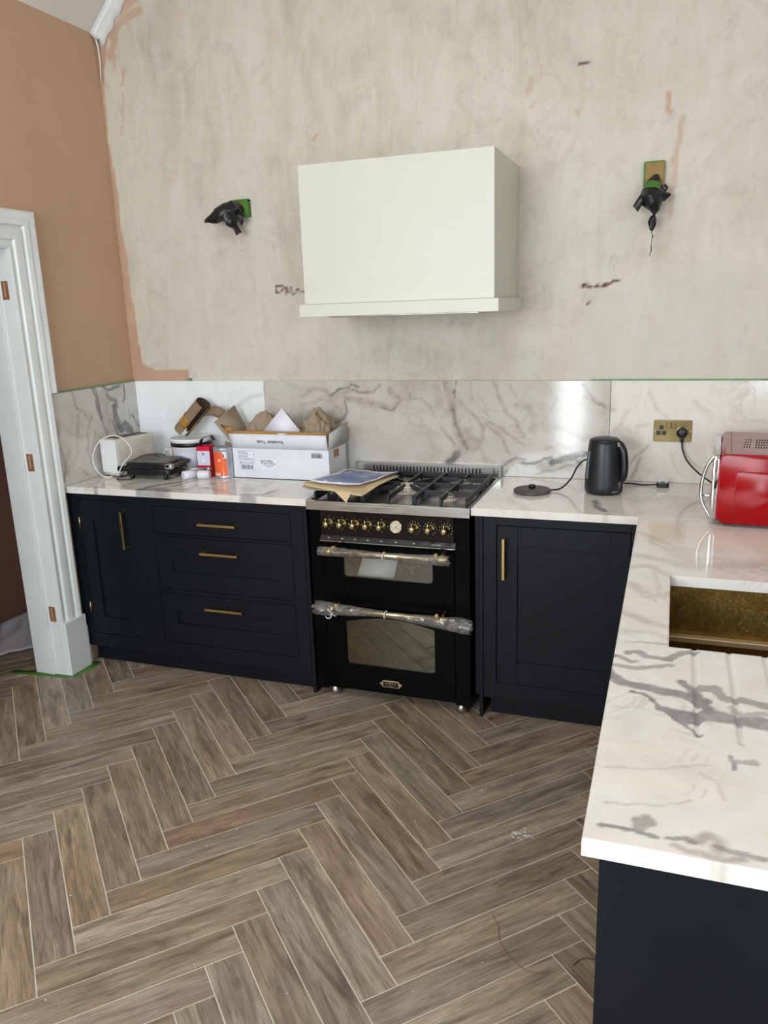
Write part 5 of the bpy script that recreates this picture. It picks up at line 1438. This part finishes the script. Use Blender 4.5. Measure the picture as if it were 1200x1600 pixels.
# two white tubes and a grey tool
for i, (p, q, lab) in enumerate((((.512, -.385, ZT + .021), (.556, -.320, ZT + .021), 'short white tube lying with its open end towards the room, by the contact grill'), ((.572, -.345, ZT + .020), (.628, -.331, ZT + .020), 'short white tube lying against the orange tin'))):
    p, q = Vector(p), Vector(q); ax = (q - p).normalized()
    m = MB(); rot = Vector((0, 0, 1)).rotation_difference(ax).to_matrix().to_4x4()
    m.lathe([(.012, .001), (.0195, 0), (.0205, .001), (.0205, (q - p).length), (.012, (q - p).length), (.0118, .002)], (0, 0, 0), seg=28, cap=False)
    bmesh.ops.transform(m.bm, matrix=Matrix.Translation(p) @ rot, verts=m.bm.verts)
    m.build('cardboard_tube', MT['paper'], label=lab, cat='tube', group='white tubes beside the tin')
m = MB(); m.tube([(.495, -.355, ZT + .055), (.54, -.345, ZT + .046), (.60, -.322, ZT + .045)], [.004, .005, .006], 8); m.tube([(.60, -.322, ZT + .045), (.628, -.31, ZT + .045)], [.009, .007], 10)
m.build('metal_rod', MT['steel'], label='thin grey metal rod lying across the two white tubes', cat='tool')

# white carton
BX0, BX1, BY0, BY1, BH = .737, 1.238, -.284, -.072, 1.056
t = thing('delivery_carton', 'large open white delivery carton with brown kraft lining, on the left worktop', 'box', ((BX0 + BX1) / 2, BY0 / 2 + BY1 / 2, ZT))
m = MB(); th = .003
m.box(BX0, BX1, BY0, BY0 + th, ZT, BH, 0); m.box(BX1 - th, BX1, BY0 + th, BY1, ZT, BH, 0); m.box(BX0, BX0 + th, BY0 + th, BY1, ZT, BH, 0); m.box(BX0, BX1, BY1 - th, BY1, ZT, BH, 0); m.box(BX0, BX1, BY0, BY1, ZT, ZT + th, 0)
m.build('shell', MT['carton'], t)
m = MB(); P = []
for i in range(17):
    u = i / 16; x0 = BX0 + .002 + (BX1 - BX0 - .004) * u
    xt = BX0 - .012 + (BX1 + .006 - BX0) * u
    w = .004 * math.sin(u * 9) * (u > .5)
    P.append([(x0, BY0 + .001, BH - .001), ((x0 + xt) / 2, BY0 - .006 + w, BH + .040), (xt, BY0 - .012 + w * 1.5, BH + .078)])
m.sheet(P, .003, 0, 0); fl = m.build('front_flap', MT['carton'], t)
m = MB(); P = []
for i in range(9):
    u = i / 8; P.append([(BX0 - .013 + (BX1 + .006 - BX0) * u, BY0 - .0145 + .006 * math.sin(u * 9) * (u > .5), BH + .072), (BX0 - .014 + (BX1 + .008 - BX0) * u, BY0 - .014, BH + .082), (BX0 - .012 + (BX1 + .006 - BX0) * u, BY0 - .004, BH + .083)])
m.sheet(P, .002); m.build('tape_edge', MT['orangetape'], fl, label='tan taped upper edge')
m = MB(); m.sheet([[(BX1 - .001, BY0 + .002, BH), (BX1 + .012, BY0 - .01, BH + .080)], [(BX1 - .001, BY0 + .1, BH), (BX1 + .022, BY0 + .1, BH + .098)], [(BX1 - .001, BY1 - .012, BH), (BX1 + .020, BY1 - .015, BH + .105)]], .003, 0, 1); m.build('side_flap', [MT['carton_shade'], MT['kraft']], t, label='raised end flap, kraft inside')
m = MB(); m.sheet([[(BX0 + .04, BY1, BH), (BX0 + .02, BY1 + .012, BH + .07)], [(BX1 - .01, BY1, BH), (BX1 + .01, BY1 + .012, BH + .075)]], .003, 0, 0); m.build('back_flap', MT['kraft'], t, label='kraft inner face of the back flap')
m = MB(); m.sheet([[(BX0 + .001, BY0 + .024, BH), (BX0 - .128, BY0 + .064, BH + .112)], [(BX0 + .001, BY1 - .008, BH), (BX0 - .085, BY1 - .018, BH + .180)]], .003, 0, 0)
m.sheet([[(BX0 - .002, BY0 + .074, ZT + .150), (BX0 - .002, BY0 + .074, ZT + .06)], [(BX0 - .085, BY0 + .078, ZT + .160), (BX0 - .085, BY0 + .078, ZT + .07)]], .003)
m.build('left_flaps', MT['kraftgrey'], t, label='brown inner faces of the left flaps')
m = MB(); m.sheet([[(BX0 - .010, BY0 + .004, BH + .084), (BX0 - .045, BY0 + .020, BH + .080)], [(BX0 + .01, BY0 + .020, BH + .088), (BX0 - .085, BY0 + .045, BH + .105)]], .002); m.build('flap_tape', MT['orangetape'], t, label='tan tape on the flap')
m = MB(); m.box(BX1 - .0002, BX1 + .0006, -.225, -.165, 1.012, 1.048); m.build('hand_hole', MT['kraft'], t, label='cut hand hole')
# labels
YF = BY0 - .0006
def prints(x0, x1, z0, z1):
    m = MB(); m.box(x0, x1, YF, BY0 + .0004, z0, z1); return m.build('shipping_label', MT['paper'], t)
lb = prints(.765, .852, .948, 1.044)
m = MB(); e = .0006
for a in ((.766, .851, 1.0425, 1.0433), (.766, .851, .9488, .9494), (.766, .7666, .949, 1.043), (.8504, .851, .949, 1.043), (.766, .851, 1.024, 1.0246), (.766, .851, 1.008, 1.0086), (.815, .8155, 1.008, 1.043), (.766, .851, .994, .9945)): m.box(a[0], a[1], YF - e, YF, a[2], a[3])
rr = random.Random(4)
for z, n in ((1.037, 5), (1.030, 4), (1.018, 5), (1.012, 4), (1.001, 7)):
    x = .770
    for k in range(n):
        w = rr.uniform(.004, .011); m.box(x, x + w, YF - e, YF, z, z + .0026); x += w + .003
x = .776
while x < .842:
    w = rr.choice((.0008, .0014, .0022)); m.box(x, x + w, YF - e, YF, .954, .976); x += w + rr.choice((.0009, .0014, .002))
m.build('label_print', MT['ink'], lb)
def label_text(nm, body, s, x, z, y=YF - .0008, rotz=0.0, mt='ink', parent=None, xs=1.0, flip=0.0):
    o = text(nm, body, s, (0, 0, 0), (0, 0, 0), MT[mt], parent or t, xs=xs)
    M4 = Matrix.Translation(Vector((x, y, z)) - Vector(t.location)) @ Matrix.Rotation(PI / 2, 4, 'X') @ Matrix.Rotation(flip, 4, 'Z')
    o.data.transform(M4)
    return o
label_text('label_number', '08 LD 5 A 9U', .013, .809, .985, parent=lb)
lb2 = prints(.892, .966, .962, 1.006)
label_text('maker_script', 'pooky.', .024, .920, .997, parent=lb2, xs=1.05)
for z, s in ((.984, 'UNDERNEATH WALL LIGHTING'), (.977, 'Model   No. 07 PY 11 SIENA'), (.970, 'Colour  MIXED')): label_text('label_lines', s, .0052, .929, z, parent=lb2, xs=.92)
bc = MB(); x = 1.150; rr = random.Random(9)
while x < 1.205:
    w = rr.choice((.0008, .0015, .0022)); bc.box(x, x + w, YF, BY0, 1.018, 1.038); x += w + rr.choice((.0008, .0014))
bc.box(1.152, 1.200, YF, BY0, 1.0405, 1.042)
bc.build('barcode', MT['ink'], t)
hw = label_text('handwriting', 'Burnished  Tools', .021, .945, BH + .034, y=BY0 - .0105, mt='inkdark', parent=fl, xs=.95, flip=PI)
# kraft crumples and paper inside
def packing(x0, x1, y0, y1, zb, h, seed, label):
    m = MB(); n, k = 56, 44
    u, v = np.meshgrid(np.linspace(0, 1, n), np.linspace(0, 1, k), indexing='ij')
    def ridge(a, b, o=2): return 1 - 2 * np.abs(fbm(a, b, o) - .5) * 2
    wx = u * 3.2 + .8 * fbm(u * 3 + seed, v * 3, 2); wy = v * 2.6 + .8 * fbm(u * 3, v * 3 + seed, 2)
    dome = np.clip(np.sin(PI * u), 0, 1) ** .28 * np.clip(np.sin(PI * v), 0, 1) ** .4
    lump = .62 + .55 * (fbm(u * 2.2 + seed * 3, v * 1.6 + seed) - .25)
    z = zb + h * dome * lump + dome * (.030 * (ridge(wx + seed, wy) - .5) + .018 * (ridge(wx * 2.3 + seed, wy * 2.1 + 4) - .5) + .006 * (fbm(wx * 9, wy * 9, 2) - .5))
    X = x0 + (x1 - x0) * u + .020 * dome * (ridge(wy * 1.5 + seed, wx * 1.3) - .5); Y = y0 + (y1 - y0) * v + .025 * dome * (ridge(wx * 1.4, wy * 1.2 + seed) - .5)
    m.sheet([[(float(X[i, j]), float(Y[i, j]), float(z[i, j])) for j in range(k)] for i in range(n)], .0016)
    return m.build('packing_paper', MT['kraftgrey'], label=label, cat='packing paper', smooth=28)
packing(.755, 1.030, -.245, -.085, 1.020, .262, 3, 'crumpled brown packing paper in the left half of the white carton')
packing(1.050, 1.225, -.250, -.085, 1.020, .250, 21, 'crumpled brown packing paper in the right half of the white carton')
m = MB(); m.sheet([[(.905, -.272, 1.140), (.955, -.268, 1.105)], [(1.005, -.268, 1.247), (1.095, -.270, 1.140)]], .0012)
m.build('white_sheet', MT['paper'], label='white paper sheet sticking up out of the carton as a triangle', cat='paper')

# ------------------------------------------------------------------ kettle
kx, ky = 2.462, -.258
t = thing('kettle', 'matt black jug kettle with a grey water gauge on the right worktop', 'kettle', (kx, ky, ZT))
m = MB(); m.lathe([(.060, 0), (.070, .003), (.0755, .014), (.0768, .030), (.0755, .080), (.0700, .150), (.0635, .208), (.0615, .216)], (kx, ky, ZT), seg=56); m.build('body', MT['kettle'], t)
m = MB(); m.lathe([(.0615, .2165), (.0600, .222), (.050, .228), (.030, .232), (.006, .233)], (kx, ky, ZT), seg=56); m.build('lid', MT['kettle'], t)
m = MB(); P = spline([(kx + .040, ky - .018, ZT + .214), (kx + .060, ky - .024, ZT + .206), (kx + .074, ky - .030, ZT + .180), (kx + .080, ky - .032, ZT + .135), (kx + .080, ky - .032, ZT + .090), (kx + .074, ky - .028, ZT + .066), (kx + .062, ky - .022, ZT + .060)])
m.tube(P, [.014 + .003 * math.sin(PI * i / (len(P) - 1)) for i in range(len(P))], 14); m.build('handle', MT['plasticb'], t)
m = MB(); m.box(kx + .052, kx + .078, ky - .045, ky - .010, ZT + .008, ZT + .060, bev=.01, seg=3); m.build('handle_foot', MT['plasticb'], t, smooth=40)
m = MB(); m.box(kx + .052, kx + .062, ky - .044, ky - .036, ZT + .200, ZT + .214, bev=.002); m.build('lid_button', MT['chrome'], t, label='worn silver lid catch')
def on_body(a, z, off=.0015):
    r = np.interp(z, [0, .014, .03, .08, .15, .208], [.066, .0755, .0768, .0755, .07, .0635]) + off
    return (kx + r * math.cos(a), ky + r * math.sin(a), ZT + z)
m = MB()
m.sheet([[on_body(-2.62 + .16 * j / 4, z) for j in range(5)] for z in (.065, .07, .09, .12, .15, .172, .178)], .002); m.build('water_gauge', MT['gauge'], t)
m = MB(); m.sheet([[on_body(-1.02 + .42 * j / 6, z, .001) for j in range(7)] for z in (.012, .018)], .0006)
for k in range(9): m.sheet([[on_body(-1.05 + .05 * k, z, .0015), on_body(-1.05 + .05 * k + .028, z, .0015)] for z in (.0135, .0175 + .003 * (k % 2))], .0006)
m.build('rating_label', MT['gauge'], t)
pb = (2.176, -.312)
t = thing('kettle_stand', 'round black kettle power base lying empty beside the cooker, lead running behind the kettle', 'kettle base', (*pb, ZT))
m = MB(); m.lathe([(.070, 0), (.0765, .002), (.0775, .010), (.074, .014), (.060, .0165), (.02, .018)], (*pb, ZT), seg=48); m.build('disc', MT['dustyb'], t)
m = MB(); m.lathe([(.014, .0175), (.0145, .030), (.012, .033), (.004, .033)], (*pb, ZT), seg=24); m.build('connector', MT['plasticb'], t)
m = MB(); m.tube(spline([(2.245, -.290, ZT + .006), (2.290, -.270, ZT + .012), (2.325, -.230, ZT + .045), (2.350, -.190, ZT + .095), (2.385, -.165, ZT + .118), (2.44, -.15, ZT + .09), (2.49, -.135, ZT + .030), (2.53, -.11, ZT + .010), (2.565, -.095, ZT + .006), (2.61, -.098, ZT + .0035), (2.668, -.105, ZT + .0075)]), .0036, 10); m.build('lead', MT['rubber'], t)
m = MB(); m.rbox(2.668, 2.718, -.128, -.086, ZT, ZT + .018, .012, 'z', bev=.003)
for x, y in ((2.693, -.090), (2.680, -.112), (2.706, -.112)): m.box(x - .0035, x + .0035, y - .002, y + .002, ZT + .017, ZT + .036, 1)
m.build('plug', [MT['plasticb'], MT['steel']], t, label='black three-pin plug lying pins up')

# ------------------------------------------------------------------ socket
t = thing('double_socket', 'brass double wall socket on the right splashback panel', 'socket', (2.720, -.021, 1.136))
m = MB(); m.box(2.6435, 2.7965, -.0260, -.0205, 1.0895, 1.1825, bev=.0012); m.build('plate', MT['socket_brass'], t)
m = MB()
for x, z, w, h in ((2.675, 1.150, .004, .0055), (2.664, 1.127, .0055, .0035), (2.686, 1.127, .0055, .0035)): m.box(x - w, x + w, -.0266, -.0258, z - h, z + h)
for x, z in ((2.675, 1.150), (2.664, 1.127), (2.686, 1.127)): m.rbox(x - .009, x + .009, -.0263, -.0259, z - .009, z + .009, .002, 'y')
m.build('socket_holes', MT['socketblk'], t)
for x in (2.7035, 2.7225):
    m = MB(); m.box(x - .0075, x + .0075, -.0285, -.0262, 1.1475, 1.1705, bev=.001); sw = m.build('switch', MT['socket_brass'], t)
    m = MB(); m.box(x - .0088, x + .0088, -.0263, -.0258, 1.1462, 1.1718); m.build('switch_surround', MT['socketblk'], t)
for x in (2.650, 2.790):
    m = MB(); m.lathe([(.0028, .0258), (.0028, .0268)], (x, 0, 1.136), '-y', 12); m.build('screw', MT['satin_brass'], t)

# ------------------------------------------------------------------ microwave
myaw = math.radians(-3)
mx, my = 2.862, -.700
t = thing('microwave', 'bright red microwave with chrome bow handle, its side turned to the room', 'microwave', (mx, my, ZT), myaw)
H = .255; LX, LY = .400, .500
m = MB(); m.rbox(.012, LX, 0, LY, .012, H - .0015, .024, 'y', bev=.006); m.build('casing', MT['red'], t, local=True, smooth=40)
m = MB(); m.rbox(.030, LX - .008, .012, LY - .006, H - .004, H + .0008, .01, 'z'); 
for r_ in range(4):
    for k in range(20):
        x = .125 + .0085 * k + .003 * r_; y = .130 + .052 * r_
        m.box(x, x + .0042, y, y + .030, H + .0005, H + .0016, 1)
    for k in range(3):
        x = .088 + .0085 * k + .003 * r_; m.box(x, x + .0036, .135 + .052 * r_, .160 + .052 * r_, H + .0005, H + .0016, 1)
m.box(.048, .0495, .012, LY - .006, H + .0004, H + .0012, 1)
m.build('top_panel', [MT['redtop'], MT['dark']], t, local=True, label='dusty reddish top with painted pale overhead sheen and vent slots')
m = MB()      # pressed rib on the side panel
m.rbox(.066, LX - .04, -.0035, .004, .036, .196, .014, 'y', bev=.003)
m.build('pressed_panel', MT['red'], t, local=True, smooth=40)
m = MB(); m.rbox(-.006, .014, .004, LY - .004, .016, H - .004, .02, 'x', bev=.005); m.build('front_surround', MT['chrome'], t, local=True, smooth=40, label='silver door surround')
m = MB(); m.rbox(-.0085, -.0055, .060, LY - .12, .050, H - .035, .02, 'x'); m.build('door_glass', MT['red'], t, local=True, label='dark red door panel')
m = MB(); P = spline([(-.004, .030, H - .012), (-.026, .030, H - .050), (-.040, .030, H * .56), (-.036, .030, .080), (-.006, .030, .022)])
m.tube(P, .0062, 12); m.tube([(-.036, .030, .100), (-.006, .030, .100)], .008, 12); m.build('handle', MT['chrome'], t, local=True)
for x in (.05, LX - .05):
    for y in (.05, LY - .05):
        m = MB(); m.cyl((x, y, 0), (x, y, .014), .016, 16); m.build('foot', MT['plasticb'], t, local=True)
inv = (Matrix.Translation((mx, my, ZT)) @ Matrix.Rotation(myaw, 4, 'Z')).inverted()
m = MB()
c0 = Vector((2.759, 0, 1.131))
m.lathe([(.0225, .0262), (.0235, .030), (.0225, .046), (.018, .052), (.010, .054)], c0, '-y', 28)
m.box(2.750, 2.768, -.048, -.030, 1.096, 1.118, bev=.003); m.tube([(2.759, -.040, 1.112), (2.760, -.040, 1.088)], [.008, .0045], 12)
for v in m.bm.verts: v.co = inv @ v.co
m.build('plug', MT['plasticb'], t, local=True, smooth=40, label='black plug in the brass socket')
m = MB(); m.tube(spline([inv @ Vector(p) for p in [(2.760, -.040, 1.092), (2.764, -.045, 1.060), (2.782, -.060, 1.020), (2.815, -.085, .985), (2.855, -.120, .958), (2.905, -.155, .935), (2.98, -.175, .925)]]), .0036, 10); m.build('lead', MT['rubber'], t, local=True)

# ------------------------------------------------------------------ floor bits
m = MB(); m.sheet(curved([(-.79, -.38, .012), (-.50, -.72, .006), (-.36, -.60, .006), (-.76, -.06, .02)], 12, 10, amp=.016, seed=4, lift=lambda u, v: .012), .002); m.build('dust_sheet', MT['sheet'], label='pale dust sheet on the floor through the doorway', cat='dust sheet')
m = MB(); m.tube(spline([(2.304, -1.712, .004), (2.330, -1.752, .003), (2.345, -1.800, .002), (2.382, -1.850, .002), (2.440, -1.880, .002), (2.490, -1.862, .003)]), .0011, 6); m.build('stray_wire', MT['copper'], label='thin curved brown wire lying on the tiles', cat='wire')
m = MB(); m.tube(spline([(2.545, -1.825, .002), (2.560, -1.800, .002), (2.573, -1.792, .003), (2.600, -1.790, .003)]), .0013, 6); m.build('twig', MT['corrdark'], label='short dark twig on the floor against the peninsula end', cat='debris')
rr = random.Random(21)
m = MB()
for k in range(34):
    x, y = 2.312 + rr.gauss(0, .022), -1.332 + rr.gauss(0, .016); s = rr.uniform(.0008, .0028)
    v = bmesh.ops.create_icosphere(m.bm, subdivisions=1, radius=s)['verts']
    for q in v: q.co = Vector((q.co.x * 1.6 + x, q.co.y + y, q.co.z * .5 + s * .3))
props(m.build('plaster_splat', MT['plaster'], label='small splat of white plaster dust on the floor before the corner cabinet', cat='debris'), kind='stuff')
m = MB()
for k in range(46):
    x, y = rr.uniform(.3, 2.5), rr.uniform(-2.6, -.75); s = rr.uniform(.0008, .0020)
    v = bmesh.ops.create_icosphere(m.bm, subdivisions=1, radius=s)['verts']
    for q in v: q.co = Vector((q.co.x * 1.5 + x, q.co.y + y, q.co.z * .6 + s * .4))
props(m.build('plaster_grit', MT['plaster'], label='tiny white plaster grit scattered over the herringbone floor', cat='debris'), kind='stuff')

# repeats of one kind share a group
GROUPS = {'wall_light': 'bagged wall lights on the back wall', 'filler_panel': 'navy filler panels beside the cooker', 'kitchen_worktop': 'marble worktop slabs', 'splashback_panel': 'marble splashback panels',
          'packing_paper': 'packing paper in the carton', 'masking_tape': 'strips of green masking tape'}
for o in COL.objects:
    if o.parent is None and 'label' in o:
        k = o.name.split('.')[0]
        if k in GROUPS: o['group'] = GROUPS[k]
